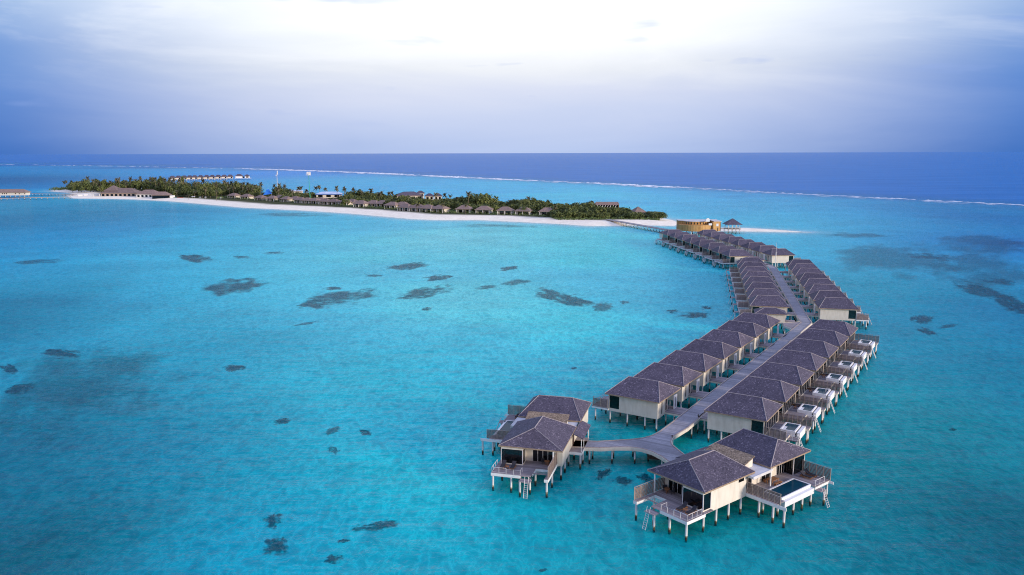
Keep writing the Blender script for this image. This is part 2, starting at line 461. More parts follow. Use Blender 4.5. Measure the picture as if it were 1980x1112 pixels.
        for x, y in ((8.6, -4.9), (9.3, -2.9), (10.6, -2.9), (10.5, -.6), (10.9, 3.9), (8.6, 3.9), (10.9, 5.0), (7.3, -.6)): stilt(x, y, t, m, 2.3 if y < 0 else 2.42)
    return t

ORD = ['first', 'second', 'third', 'fourth', 'fifth', 'sixth', 'seventh', 'eighth', 'ninth', 'tenth', 'eleventh', 'twelfth', 'thirteenth', 'fourteenth', 'fifteenth', 'sixteenth']
THB, THC, THD = R(32.745), R(13.315), R(-5.923)
ROWS = [  # origin, heading, spacing, count, sea side, pool, words
    ((26.71, 156.70), THB, 13.16, 7, -1, False, 'lagoon side of the nearest boardwalk stretch', 'water villas on the lagoon side, nearest stretch'),
    ((44.09, 145.67), THB, 13.36, 7, 1, True, 'plunge pool side of the nearest boardwalk stretch', 'water villas with plunge pools, nearest stretch'),
    ((82.40, 251.94), THC, 13.58, 8, -1, False, 'lagoon side of the middle boardwalk stretch', 'water villas on the lagoon side, middle stretch'),
    ((102.60, 247.62), THC, 13.40, 8, 1, False, 'ocean side of the middle boardwalk stretch', 'water villas on the ocean side, middle stretch'),
    ((106.71, 375.30), THD, 14.05, 8, -1, False, 'lagoon side of the farthest boardwalk stretch', 'water villas on the lagoon side, farthest stretch'),
    ((127.40, 378.04), THD, 13.72, 8, 1, False, 'ocean side of the farthest boardwalk stretch', 'water villas on the ocean side, farthest stretch'),
]
proto = {(-1, False): make_villa(-1, False), (1, False): make_villa(1, False), (1, True): make_villa(1, True, False)}
end_pool_villa = make_villa(1, True, True)
used = set()
for (ox, oy), th, sp, n, sea, pool, words, grp in ROWS:
    for i in range(n):
        k = (sea, pool)
        x = ox + math.sin(th) * sp * i; y = oy + math.cos(th) * sp * i
        lab = f'white stilt villa, {ORD[i]} from the near end, {words}'
        if pool and i == 0: place(end_pool_villa, False, (x, y, 0), -th, lab, grp); continue
        place(proto[k], k in used, (x, y, 0), -th, lab, grp); used.add(k)

# ------------------------------------------------------------------ the two big end suites
def make_suite(mir, label, loc, rz):
    t = thing('water_suite', label, 'villa', loc, rz, 'big end suites at the fork of the boardwalk')
    m = mir
    a = (-10.9, 0, 0, 12.15); bq = (-11.1, .6, 15.3, 26.7)
    rf = MB(m).hip(*a, EZ, FZ, RZ, 3.0, 'y').build('roof', [M['shingle'], M['fascia']], t)
    b = MB(m); ridge_caps(b, *a, FZ, RZ, 3.0, 'y'); b.build('ridge_cap', M['cap'], rf)
    rf = MB(m).hip(*bq, EZ, FZ, RZ, 2.6, 'x').build('roof', [M['shingle'], M['fascia']], t)
    b = MB(m); ridge_caps(b, *bq, FZ, RZ, 2.6, 'x'); b.build('ridge_cap', M['cap'], rf)
    # linking flat roof with a sloped shingle strip
    f = MB(m); f.box(-10.6, .65, 10.65, 15.9, 5.45, 5.8); f.box(.655, .78, 10.6, 15.28, 5.4, 5.83); f.build('flat_roof', M['flatroof'], t)
    s = MB(m); s.add([(-9.2, 11.75, 6.75), (-1.6, 11.75, 6.75), (-1.6, 14.3, 7.55), (-9.2, 14.3, 7.55), (-9.2, 11.75, 6.6), (-1.6, 11.75, 6.6), (-1.6, 14.3, 7.4), (-9.2, 14.3, 7.4)],
                     [(0, 1, 2, 3), (7, 6, 5, 4), (0, 4, 5, 1), (1, 5, 6, 2), (2, 6, 7, 3), (3, 7, 4, 0)])
    ss = s.build('lean_to_roof', M['shingle_new'], t)
    s = MB(m)
    for x0, x1 in ((-8.9, -8.75), (-2.05, -1.9)):
        s.add([(x0, 12.2, 5.8), (x1, 12.2, 5.8), (x1, 14.2, 5.8), (x0, 14.2, 5.8), (x0, 12.2, 6.74), (x1, 12.2, 6.74), (x1, 14.2, 7.36), (x0, 14.2, 7.36)],
              [(3, 2, 1, 0), (4, 5, 6, 7), (0, 1, 5, 4), (1, 2, 6, 5), (2, 3, 7, 6), (3, 0, 4, 7)])
    s.build('gable_wall', M['wall'], ss)
    # walls
    w = MB(m)
    w.box(-10.35, -4.15, 2.62, 10.6, WZ0, 5.9)                 # living block
    w.box(-4.15, -.42, 2.0, 10.6, WZ0, 5.9)
    w.box(-4.15, -.42, .18, 2.0, WZ0, 3.08); w.box(-4.15, -.42, .18, 2.0, 5.5, 5.9)
    w.box(-10.35, -1.45, 10.6, 15.9, WZ0, 5.44)                # link
    w.box(-10.6, -1.45, 15.9, 26.2, WZ0, 5.9)                  # bedroom block
    w.box(-5.25, -4.155, 2.5, 2.615, 2.905, 5.85); w.box(-9.9, -8.8, 2.5, 2.615, 2.905, 5.85)
    w.build('wall', M['wall'], t)
    g = MB(m); g.box(-4.05, -.50, .19, .25, 3.085, 5.495); g.box(-.47, -.43, .19, 1.98, 3.085, 5.495); g.box(-4.12, -4.08, .19, 1.98, 3.085, 5.495)
    gs = g.build('bay_window', M['glass'], t)
    f = MB(m)
    for x, y in ((-4.1, .22), (-.45, .22), (-.45, 1.95), (-4.1, 1.95)): f.box(x - .06, x + .06, y - .06, y + .06, 3.085, 5.495)
    f.build('window_frame', M['metal'], gs)
    glazing_x(2.57, -8.75, -5.28, 2.91, 5.8, t, m, 4)
    g = MB(m); g.box(-.415, -.38, 8.6, 9.9, 5.1, 5.6); g.build('strip_window', M['glass'], t)
    for y0, y1, n in ((11.3, 13.4, 2), (15.95, 18.3, 2), (20.2, 22.2, 3)): glazing_y(-1.40, y0, y1, 2.91, 5.35, t, m, n)
    g = MB(m); g.box(-1.40, .25, 22.3, 25.4, 2.91, 5.84); gs = g.build('bay_window', M['glass'], t)
    f = MB(m)
    for x, y in ((.25, 22.3), (.25, 25.4)): f.box(x - .06, x + .06, y - .06, y + .06, 2.91, 5.84)
    f.build('window_frame', M['metal'], gs)
    # front terrace
    e = MB(m)
    e.box(-9.5, -6.5, -.33, 2.61, 2.78, DZ); e.box(-6.5, .1, -4.0, 2.0, 2.78, DZ); e.box(-6.5, -4.16, 2.0, 2.61, 2.78, DZ)
    e.box(-9.5, -8.85, -4.5, -.33, 2.78, DZ); e.box(-8.85, -6.5, -2.55, -2.38, 2.78, DZ)
    es = e.build('terrace_deck', M['deck'], t)
    e = MB(m); e.box(-4.83, .12, -4.02, -3.9, 2.38, 2.86); e.box(.0, .122, -3.9, .17, 2.38, 2.86); e.box(-9.52, -8.83, -4.52, -4.4, 2.38, 2.86)
    e.box(-9.52, -9.4, -4.4, 2.6, 2.38, 2.86); e.box(-8.93, -8.83, -4.4, -.35, 2.38, 2.77); e.box(-8.83, -6.52, -.43, -.33, 2.38, 2.77); e.box(-6.6, -6.5, -2.8, -.43, 2.38, 2.77)
    e.build('deck_skirt', M['white'], es)
    p = MB(m); p.box(-6.72, -4.84, -5.2, -4.02, 2.3, 2.44); p.build('swim_platform', M['deck'], t)
    nt = MB(m)
    for i in range(1, 12): x = -8.85 + 2.35 * i / 12; nt.bar((x, -2.38, 2.8), (x, -.36, 2.8), .012)
    for i in range(1, 10): y = -2.38 + 2.0 * i / 10; nt.bar((-8.85, y, 2.8), (-6.52, y, 2.8), .012)
    nt.build('hammock_net', M['white'], t)
    ladder((-6.1, -5.15, 2.5), (-6.1, -6.0, -.25), 0, t, m, .3)
    railing([(-2.4, -3.85), (0, -3.85), (0, -.6)], DZ, 3.8, t, m, 1.1)
    f = MB(m)
    for x in (-3.6, -4.75): f.box(x - .03, x + .03, -3.88, -3.82, DZ, 3.7)
    f.bar((-4.75, -3.85, 3.66), (-2.4, -3.85, 3.66), .02); f.bar((-4.75, -3.85, 3.66), (-4.75, -2.6, 3.66), .04); f.box(-4.78, -4.72, -2.63, -2.57, DZ, 3.7)
    f.build('post_rail', M['metal'], t)
    screen_y(-9.45, -4.4, 2.5, DZ, 4.95, t, m, 5)
    p = MB(m); p.box(-9.4, -9.25, -.1, .05, DZ, 5.85); p.box(.42, .58, 15.5, 15.66, DZ, 5.85); p.build('roof_post', M['white'], t)
    # pool terrace
    e = MB(m); e.box(-1.44, 1.2, 10.72, 25.0, 2.78, DZ); e.box(1.2, 5.0, 20.85, 25.0, 2.78, DZ); e.box(1.2, 4.9, 10.72, 12.7, 2.78, DZ)
    es = e.build('pool_deck', M['deck'], t)
    e = MB(m); e.box(-.41, 6.45, 10.6, 10.718, 2.38, 2.88); e.box(4.92, 5.02, 20.86, 24.9, 2.38, 2.77); e.box(1.2, 5.75, 24.9, 25.02, 2.38, 2.77); e.box(1.0, 1.19, 12.7, 20.8, 2.38, 2.77)
    e.build('deck_skirt', M['white'], es)
    q = MB(m); z = 3.12
    q.box(1.22, 4.9, 12.75, 20.8, 1.8, 2.1)
    q.box(1.22, 1.5, 12.75, 20.8, 2.1, z); q.box(4.15, 4.32, 12.75, 20.8, 2.1, z)
    q.box(1.5, 4.15, 12.75, 12.98, 2.1, z); q.box(1.5, 4.15, 20.55, 20.8, 2.1, z); q.box(4.32, 4.9, 12.75, 20.8, 2.1, 2.68)
    ps = q.build('swimming_pool', M['tile'], t)
    q = MB(m); q.box(1.5, 4.15, 12.98, 20.55, 2.1, 3.07); q.build('pool_water', M['poolwater'], ps)
    screen_x(-.4, 5.3, 10.85, DZ, 4.65, t, m, 6)
    screen_x(.35, 5.2, 24.85, DZ, 4.9, t, m, 4)
    railing([(4.9, 20.95), (4.9, 23.6)], DZ, 3.85, t, m, 1.2)
    p = MB(m); p.box(5.025, 6.0, 20.9, 22.4, 2.3, 2.42); p.build('swim_platform', M['deck'], t)
    ladder((6.0, 21.6, 2.5), (7.1, 21.6, -.25), 1, t, m, .3)
    # entrance porch
    s = MB(m); s.add([(-10.95, 8.9, 5.95), (-10.95, 16.4, 5.95), (-12.75, 16.4, 5.2), (-12.75, 8.9, 5.2), (-10.95, 8.9, 5.8), (-10.95, 16.4, 5.8), (-12.75, 16.4, 5.05), (-12.75, 8.9, 5.05)],
                     [(0, 1, 2, 3), (7, 6, 5, 4), (0, 4, 5, 1), (1, 5, 6, 2), (2, 6, 7, 3), (3, 7, 4, 0)])
    s.build('porch_roof', M['shingle'], t)
    e = MB(m); e.box(-12.6, -10.36, 8.3, 15.85, 2.78, DZ); es = e.build('entry_deck', M['deck'], t)
    e = MB(m); e.box(-12.58, -10.36, 8.28, 8.4, 2.38, 2.86); e.box(-12.62, -12.5, 8.4, 11.2, 2.38, 2.86); e.build('deck_skirt', M['white'], es)
    p = MB(m)
    for y in (8.5, 10.9, 15.4, 15.8): p.box(-12.5, -12.4, y, y + .1, DZ, 5.15)
    p.build('porch_post', M['white'], t)
    d = MB(m); d.box(-10.43, -10.36, 11.3, 12.6, 2.91, 5.1); d.build('door', M['door'], t)
    # piles
    for x, y, z in [(-9.2, -4.2, 2.38), (-9.2, -.2, 2.4), (-6.3, -3.6, 2.38), (-5.0, -5.0, 2.3), (-3.2, -3.7, 2.38), (-.15, -3.75, 2.38), (-6.4, -.2, 2.4), (-.5, .5, 2.4), (-.6, 3.6, 2.4), (-.6, 6.6, 2.4), (-.6, 9.6, 2.4),
                    (-3.6, .6, 2.4), (-10.0, 3.2, 2.4), (-10.0, 6.4, 2.4), (-10.0, 9.6, 2.4), (-5.5, 3.2, 2.4), (-5.5, 9.6, 2.4), (-12.3, 8.6, 2.4), (-12.3, 11.0, 2.4), (-12.3, 15.4, 2.4), (-10.4, 12.8, 2.4),
                    (1.8, 10.85, 2.38), (4.2, 10.85, 2.38), (6.1, 10.75, 2.38), (1.6, 12.2, 2.4), (3.4, 13.3, 1.8), (4.6, 13.3, 1.8), (4.6, 15.6, 1.8), (4.6, 18.0, 1.8), (4.6, 20.4, 1.8), (1.5, 16.4, 1.8), (1.5, 20.4, 1.8),
                    (4.8, 24.7, 2.4), (5.8, 22.2, 2.3), (1.5, 24.7, 2.4), (-1.8, 25.8, 2.4), (-10.3, 25.8, 2.4), (-10.3, 19.5, 2.4), (-6, 25.8, 2.4), (-1.8, 19.5, 2.4)]:
        stilt(x, y, t, m, z, .18)
    return t

S1_LOC, S1_RZ = (27.5, 107.2, 0), -R(51.1)
S2_LOC, S2_RZ = (-2.34, 126.15, 0), -R(15.2)
make_suite(1, 'large double roofed suite on stilts nearest the camera, right of the fork', S1_LOC, S1_RZ)
make_suite(-1, 'large double roofed suite on stilts at the left end of the forked walkway', S2_LOC, S2_RZ)

def local_to_world(loc, rz, x, y, z):
    c, s = math.cos(rz), math.sin(rz)
    return (loc[0] + c * x - s * y, loc[1] + s * x + c * y, z)

# ------------------------------------------------------------------ deck furniture
def make_lounger():
    t = thing('sun_lounger', 'x', 'sun lounger')
    b = MB(); b.box(-.34, .34, -1.0, .35, .26, .32)
    for x in (-.3, .24):
        for y in (-.95, .25, .85): b.box(x, x + .06, y, y + .06, 0, .26)
    b.box(-.34, .34, .35, .95, .2, .26)
    b.build('lounger_frame', M['teak'], t)
    c = MB(); c.box(-.32, .32, -.98, .33, .325, .42)
    c.add([(-.32, .33, .33), (.32, .33, .33), (.32, .95, .85), (-.32, .95, .85), (-.32, .28, .42), (.32, .28, .42), (.32, .88, .93), (-.32, .88, .93)],
          [(3, 2, 1, 0), (4, 5, 6, 7), (0, 1, 5, 4), (1, 2, 6, 5), (2, 3, 7, 6), (3, 0, 4, 7)])
    c.build('cushion', M['fabric'], t)
    return t
def make_side_table():
    t = thing('side_table', 'x', 'table')
    MB().box(-.25, .25, -.25, .25, .4, .45).build('table_top', M['teak'], t)
    b = MB()
    for x in (-.22, .16):
        for y in (-.22, .16): b.box(x, x + .06, y, y + .06, 0, .4)
    b.build('table_legs', M['teak'], t)
    return t
def make_round_table():
    t = thing('round_table', 'x', 'table')
    b = MB(); b.tube((0, 0, .70), (0, 0, .75), .45, n=16); b.build('table_top', M['teak'], t)
    for k in range(4):
        w = k * math.pi / 2 + .4; b = MB(); b.tube((.3 * math.cos(w), .3 * math.sin(w), 0), (.28 * math.cos(w), .28 * math.sin(w), .7), .035); b.build('leg', M['teak'], t)
    return t
def make_chair():
    t = thing('armchair', 'x', 'chair')
    MB().box(-.3, .3, -.3, .3, .38, .48).build('seat', M['fabric'], t)
    b = MB()
    for k in range(7):
        w0 = math.pi * k / 7; w1 = math.pi * (k + 1) / 7
        b.add([(.33 * math.cos(w0), .33 * math.sin(w0), .4), (.33 * math.cos(w1), .33 * math.sin(w1), .4), (.33 * math.cos(w1), .33 * math.sin(w1), .85), (.33 * math.cos(w0), .33 * math.sin(w0), .85),
               (.27 * math.cos(w0), .27 * math.sin(w0), .4), (.27 * math.cos(w1), .27 * math.sin(w1), .4), (.27 * math.cos(w1), .27 * math.sin(w1), .85), (.27 * math.cos(w0), .27 * math.sin(w0), .85)],
              [(0, 1, 2, 3), (7, 6, 5, 4), (3, 2, 6, 7), (0, 3, 7, 4), (1, 5, 6, 2)])
    b.build('backrest', M['fabric'], t)
    for x, y in ((-.25, -.25), (.25, -.25), (-.2, .22), (.2, .22)):
        b = MB(); b.tube((x, y, 0), (x, y, .4), .025); b.build('leg', M['black'], t)
    return t
def make_low_table():
    t = thing('dining_table', 'x', 'table')
    MB().box(-.55, .55, -.9, .9, .66, .73).build('table_top', M['teak'], t)
    for x in (-.48, .40):
        for y in (-.83, .75): MB().box(x, x + .08, y, y + .08, 0, .66).build('leg', M['teak'], t)
    return t
def make_bench():
    t = thing('bench', 'x', 'bench')
    MB().box(-.22, .22, -.85, .85, .38, .44).build('seat', M['teak'], t)
    for y in (-.75, .69): MB().box(-.2, .2, y, y + .06, 0, .38).build('leg', M['teak'], t)
    return t
pl, ps_, pr, pc, pd, pb = make_lounger(), make_side_table(), make_round_table(), make_chair(), make_low_table(), make_bench()
U = {}
def put(p, loc, rz, x, y, a, lab, grp=None):
    place(p, U.get(p.name, False), local_to_world(loc, rz, x, y, DZ), rz + a, lab, grp); U[p.name] = True
for loc, rz, mm, nm in ((S1_LOC, S1_RZ, 1, 'right suite'), (S2_LOC, S2_RZ, -1, 'left suite')):
    put(pl, loc, rz, -2.9 * mm, -1.35, 0, f'dark lounger by the bay window of the {nm}, farther from the railing corner')
    put(pl, loc, rz, -1.2 * mm, -1.35, 0, f'dark lounger by the bay window of the {nm}, nearer the railing corner')
    put(ps_, loc, rz, -2.05 * mm, -1.75, 0, f'small teak table between two dark loungers, front terrace of the {nm}')
    put(pr, loc, rz, -8.0 * mm, 1.3, 0, f'round teak table by the sliding doors of the {nm}')
    put(pc, loc, rz, -8.75 * mm, 1.75, .9 * mm, f'dark round backed armchair beside the round table of the {nm}')
    put(pc, loc, rz, -7.2 * mm, 1.75, -.8 * mm, f'dark armchair against the sliding doors of the {nm}')
    put(pl, loc, rz, 2.2 * mm, 24.1, -math.pi / 2 * mm + math.pi, f'dark lounger beside the slat screen at the pool end, {nm}')
    put(pl, loc, rz, 2.2 * mm, 22.9, -math.pi / 2 * mm + math.pi, f'dark lounger nearer the swimming pool of the {nm}')
put(pd, S1_LOC, S1_RZ, 0.0, 17.0, .0, 'long teak dining table on the pool deck of the right suite')
put(pb, S1_LOC, S1_RZ, .95, 17.0, .0, 'teak bench on the pool side of the long dining table')
put(pb, S1_LOC, S1_RZ, -.95, 17.0, .0, 'teak bench on the house side of the long dining table')
for i, side in ((1, 'second'), (2, 'third'), (3, 'fourth')):
    ox = 44.09 + math.sin(THB) * 13.36 * i; oy = 145.67 + math.cos(THB) * 13.36 * i
    put(ps_, (ox, oy, 0), -THB, 6.2, 1.0, 0, f'small table on the pool deck of the {side} plunge pool villa')
    put(pl, (ox, oy, 0), -THB, 6.1, 3.0, math.pi / 2, f'dark lounger on the pool deck of the {side} plunge pool villa')

# chrome hand rail in the third pool
b = MB()
for y in (1.0, 1.6):
    b.tube((9.3, y, 3.3), (9.3, y, 4.2), .04); b.tube((9.3, y, 4.2), (9.85, y, 4.2), .04); b.tube((9.85, y, 4.2), (9.85, y, 3.5), .04)
hr = b.build('handrail', M['metal']); i = 2
hr.location = (44.09 + math.sin(THB) * 13.36 * i, 145.67 + math.cos(THB) * 13.36 * i, 0); hr.rotation_euler = (0, 0, -THB)
tag(hr, 'pale metal hand rail standing at the third plunge pool', 'handrail')

# ------------------------------------------------------------------ boardwalk
def make_walk(label, left, right, stilts, loc, th, curve=None):
    """left / right: world outlines of the deck from near to far; built in a frame turned with the walkway so that planks lie across"""
    t = thing('boardwalk', label, 'boardwalk', (loc[0], loc[1], 0), -th, 'stretches of the villa boardwalk')
    c, s = math.cos(th), math.sin(th)
    def L(p): dx, dy = p[0] - loc[0], p[1] - loc[1]; return (c * dx - s * dy, s * dx + c * dy)
    pl = [L(p) for p in left]; pr = [L(p) for p in right]
    MB().prism(pr + pl[::-1], 2.8, DZ).build('walkway_deck', M['walk'], t)
    for q, sg in ((pl, 1), (pr, -1)):
        b = MB(); k = MB()
        for (xa, ya), (xb, yb) in zip(q, q[1:]):
            d = Vector((xb - xa, yb - ya)); d.normalize(); n = Vector((-d.y, d.x)) * sg
            for bb, o0, o1, z0, z1 in ((b, .004, .12, 2.36, 2.92), (k, -.18, -.02, 2.904, 2.99)):
                vs = [(xa + n.x * o0, ya + n.y * o0), (xb + n.x * o0, yb + n.y * o0), (xb + n.x * o1, yb + n.y * o1), (xa + n.x * o1, ya + n.y * o1)]
                bb.prism(vs if sg < 0 else vs[::-1], z0, z1)
        b.build('side_beam', M['wall'], t); k.build('kerb', M['fencepost'], t)
    for x, y in stilts:
        p = L((x, y)); stilt(p[0], p[1], t, 1, 2.79, .16)
    return t

def frame_pt(th, u, v):    # frame axes: u across, v along
    return (u * math.cos(th) + v * math.sin(th), -u * math.sin(th) + v * math.cos(th))
# nearest stretch with the fork: outlines in world metres
forkL = [(25.4, 139.4), (27.1, 141.5), (30.0, 146.0)]
vB0, vB1 = 139.0, 243.0
uL, uR = -53.45, -49.72
BL_far, BR_far = (88.0, 237.4), (90.9, 236.2)
stB = []
for i in range(29):
    v = 141.6 + i * 3.45
    for u in (-53.0, -50.15): stB.append(frame_pt(THB, u, v))
leftB = [frame_pt(THB, uL, 138.6), BL_far]
rightB = [frame_pt(THB, uR, 138.6), BR_far]
make_walk('long straight grey boardwalk between the two nearest rows of villas', leftB, rightB, stB, (30.0, 140.0), THB)
# the fork: S2 arm and S1 arm
a0 = frame_pt(THB, uL, 138.58); a1 = frame_pt(THB, uR, 138.58)
upper = [(10.0, 137.4), (12.6, 136.7), (15.3, 136.4), (18.0, 136.8), (21.2, 137.3), (23.6, 138.0), (25.6, 139.3), (27.4, 141.5), a0]
lower = [(9.3, 133.7), (12.5, 133.3), (15.4, 133.0), (18.0, 133.35), (20.8, 133.35), (22.6, 132.7), (24.2, 131.2), (25.4, 129.0), (26.3, 126.4), (27.0, 124.4)]
rightF = [(30.5, 126.2), (29.6, 129.4), (28.7, 133.0), (28.35, 134.6), (28.45, 136.3), (29.2, 138.4), a1]
t = thing('forked_boardwalk', 'curved grey boardwalk fork joining the two big end suites', 'boardwalk', (28.0, 134.0, 0), -THB, 'stretches of the villa boardwalk')
def LF(p):
    c, s = math.cos(THB), math.sin(THB); dx, dy = p[0] - 28.0, p[1] - 134.0; return (c * dx - s * dy, s * dx + c * dy)
poly = lower + rightF + upper[::-1]
MB().prism([LF(p) for p in poly], 2.8, DZ).build('walkway_deck', M['walk'], t)
for q, sg in ((upper, 1), (lower, -1), (rightF, -1)):
    b = MB(); k = MB(); qq = [LF(p) for p in q]
    for (xa, ya), (xb, yb) in zip(qq, qq[1:]):
        d = Vector((xb - xa, yb - ya)); d.normalize(); n = Vector((-d.y, d.x)) * sg
        for bb, o0, o1, z0, z1 in ((b, .004, .13, 2.33, 2.92), (k, -.18, -.02, 2.904, 2.99)):
            vs = [(xa + n.x * o0, ya + n.y * o0), (xb + n.x * o0, yb + n.y * o0), (xb + n.x * o1, yb + n.y * o1), (xa + n.x * o1, ya + n.y * o1)]
            bb.prism(vs if sg < 0 else vs[::-1], z0, z1)
    b.build('side_beam', M['wall'], t); k.build('kerb', M['fencepost'], t)
for x, y in ((13.6, 133.6), (14.4, 136.0), (17.6, 133.8), (18.2, 136.4), (21.6, 133.6), (21.8, 137.0), (24.6, 138.2), (25.8, 130.4), (26.6, 140.2), (28.6, 137.6), (27.6, 126.6), (29.8, 127.6), (29.4, 139.6)):
    p = LF((x, y)); stilt(p[0], p[1], t, 1, 2.79, .16)
# middle and far stretches
uc0, uc1 = 30.75, 34.05
stC = [frame_pt(THC, u, 252.5 + i * 3.45) for i in range(34) for u in (uc0 + .4, uc1 - .4)]
make_walk('straight grey boardwalk between the middle rows of villas', [(88.0, 237.42), frame_pt(THC, uc0, 258), frame_pt(THC, uc0, 374.0)], [(90.92, 236.22), frame_pt(THC, uc1, 258), frame_pt(THC, uc1, 373.0)], stC, (90.0, 240.0), THC)
ud0, ud1 = 153.6, 157.0
stD = [frame_pt(THD, u, 358 + i * 3.6) for i in range(34) for u in (ud0 + .4, ud1 - .4)]
e0 = frame_pt(THC, uc0, 374.04); e1 = frame_pt(THC, uc1, 373.04)
make_walk('far grey boardwalk between the farthest rows of villas, mostly behind roofs', [e0, frame_pt(THD, ud0, 365), frame_pt(THD, ud0, 486.0)], [e1, frame_pt(THD, ud1, 362), frame_pt(THD, ud1, 486.0)], stD, (122.0, 366.0), THD)

# bollard lamps on the boardwalk
def make_bollard():
    t = thing('path_light', 'x', 'path light')
    MB().box(-.07, .07, -.07, .07, 0, .42).build('lamp_post', M['lamp'], t)
    MB().box(-.1, .1, -.1, .1, .42, .52).build('lamp_head', M['black'], t)
    return t
pb_ = make_bollard()
BOL = [(29.0, 138.0, 'short black path light at the inner bend of the fork'), (30.15, 127.6, 'short black path light near the porch of the right suite'), (36.4, 149.5, 'short black path light by the entry of the first plunge pool villa'),
       (31.4, 147.9, 'short black path light on the left kerb below the first lagoon villa')]
for i, (x, y, l) in enumerate(BOL): place(pb_, i > 0, (x, y, DZ), -THB, l, 'black path lights on the boardwalk')

# pump houses hung under the decks
def pump(loc, rz, sx, sy, lab):
    t = thing('pump_house', lab, 'pump house', loc, rz, 'dark boarded boxes under the boardwalk')
    b = MB(); b.box(-sx, sx, -sy, sy, .55, 2.3)
    b.build('box_body', M['darkwood'], t)
    b = MB()
    for x in (-sx + .3, 0, sx - .3): b.box(x - .05, x + .05, -sy - .06, -sy - .003, .55, 2.3)
    b.box(-sx, sx, -sy - .1, -sy - .063, 1.35, 1.45); b.build('batten', M['fence'], t)
    for x in (-sx + .2, sx - .2): stilt(x, 0, t, 1, .54)
pump((25.7, 134.6, 0), -THB * .3, 1.7, 1.2, 'dark boarded box hung under the boardwalk fork')
pump((89.3, 231.3, 0), -THC, 2.0, 1.6, 'dark boarded box under the triangular platform at the first bend')

# triangular platform at the bend
t = thing('bend_platform', 'triangular grey deck platform at the first bend of the boardwalk', 'platform', (86.0, 232.0, 0), -THC)
def LC(p):
    c, s = math.cos(THC), math.sin(THC); dx, dy = p[0] - 86.0, p[1] - 232.0; return (c * dx - s * dy, s * dx + c * dy)
def CLp(u, v): return (82.40 + u * math.cos(THC) + v * math.sin(THC), 251.94 - u * math.sin(THC) + v * math.cos(THC))
tri = [CLp(3.2, -19.2), CLp(4.95, -23.2), CLp(8.66, -13.0), CLp(8.5, -12.4), CLp(3.3, -15.3)]
MB().prism([LC(p) for p in tri], 2.75, DZ).build('platform_deck', M['deck'], t)
b = MB(); q = [LC(p) for p in tri]
for (xa, ya), (xb, yb) in ((q[0], q[1]), (q[3], q[4])):
    d = Vector((xb - xa, yb - ya)); d.normalize(); n = Vector((d.y, -d.x))
    b.prism([(xa + n.x * .004, ya + n.y * .004), (xa + n.x * .12, ya + n.y * .12), (xb + n.x * .12, yb + n.y * .12), (xb + n.x * .004, yb + n.y * .004)], 2.36, 2.96)
b.build('side_beam', M['wall'], t)
for p in (tri[0], tri[1], tri[3], tri[4]): x, y = LC(p); stilt(x * .93, y * .93, t, 1, 2.74)

# small service huts at the bends
def make_hut():
    t = thing('service_hut', 'x', 'hut')
    r = MB().hip(-4.7, 4.7, -3.3, 3.3, 5.2, 5.4, 6.75, 3.0).build('roof', [M['shingle'], M['fascia']], t)
    b = MB(); ridge_caps(b, -4.7, 4.7, -3.3, 3.3, 5.4, 6.75, 3.0); b.build('ridge_cap', M['cap'], r)
    MB().box(-4.2, 4.2, -2.8, 2.8, 2.4, 5.25).build('wall', M['wall'], t)
    MB().box(4.203, 4.24, -.6, .5, 2.9, 5.0).build('door', M['door'], t)
    MB().box(4.25, 7.4, -1.2, 1.2, 2.6, 2.9).build('entry_deck', M['deck'], t)
    for x in (-3.9, 0, 3.9):
        for y in (-2.5, 2.5): stilt(x, y, t)
    return t
hut = make_hut()
p = CLp(-.2, -11.4); place(hut, False, (p[0], p[1], 0), -THC, 'small hip roofed hut behind the first bend of the boardwalk', 'small service huts at the bends')
place(hut, True, (110.9, 363.6, 0), -THD, 'small hip roofed hut at the second bend beside the farthest rows', 'small service huts at the bends')
place(hut, True, (95.3, 486.5, 0), -THD, 'small hip roofed hut at the island end of the farthest lagoon row', 'small service huts at the bends')

# white mast beside the far boardwalk
t = thing('mast', 'tall thin pale mast standing beside the far stretch of boardwalk', 'mast', (122.9, 368.0, 0))
MB().tube((0, 0, -1.6), (0, 0, 8.2), .16, n=8).build('lower_pole', M['white'], t)
MB().tube((0, 0, 8.2), (0, 0, 12.6), .09, .06, n=8).build('upper_pole', M['metal'], t)

# ------------------------------------------------------------------ spa, over-water gazebo, pier
t = thing('spa_building', 'round fronted golden timber building on stilts beyond the last villas', 'building', (123.5, 527, 0))
b = MB(); n = 20                                  # lower round hall
pts = [(12.0 * math.cos(w) - 1.0, 10.0 * math.sin(w) + 1.5) for w in [math.pi + math.pi * i / n for i in range(n + 1)]]
b.prism([(-12.6, 9)] + pts + [(11.2, 9)], 3.0, 7.0); b.build('round_wall', M['gold'], t)
b = MB(); pts2 = [(8.2 * math.cos(w) - 1.0, 6.2 * math.sin(w) + 2.5) for w in [math.pi + math.pi * i / n for i in range(n + 1)]]
b.prism([(-12.0, 12), (-12.0, 5.5)] + pts2 + [(9.0, 5.5), (9.0, 12)], 7.0, 9.0); b.build('upper_wall', M['gold'], t)
b = MB(); b.box(9.005, 13.5, -4.5, 10, 3.0, 9.2); b.box(8.0, 12.0, -6.8, -4.505, 3.0, 8.9); b.build('end_block', M['gold'], t)
b = MB(); b.box(13.503, 13.9, -3.8, 9.5, 3.2, 8.6); b.build('glass_front', M['glass'], t)
b = MB(); b.prism([(-12.3, 12.3), (-12.3, 5.3)] + [(8.5 * math.cos(w) - 1.0, 6.5 * math.sin(w) + 2.5) for w in [math.pi + math.pi * i / n for i in range(n + 1)]] + [(8.99, 5.3), (8.99, 12.3)], 9.0, 9.25)
b.box(8.992, 14.2, -5.0, 10.4, 9.205, 9.45); b.build('roof_slab', M['flatroof'], t)
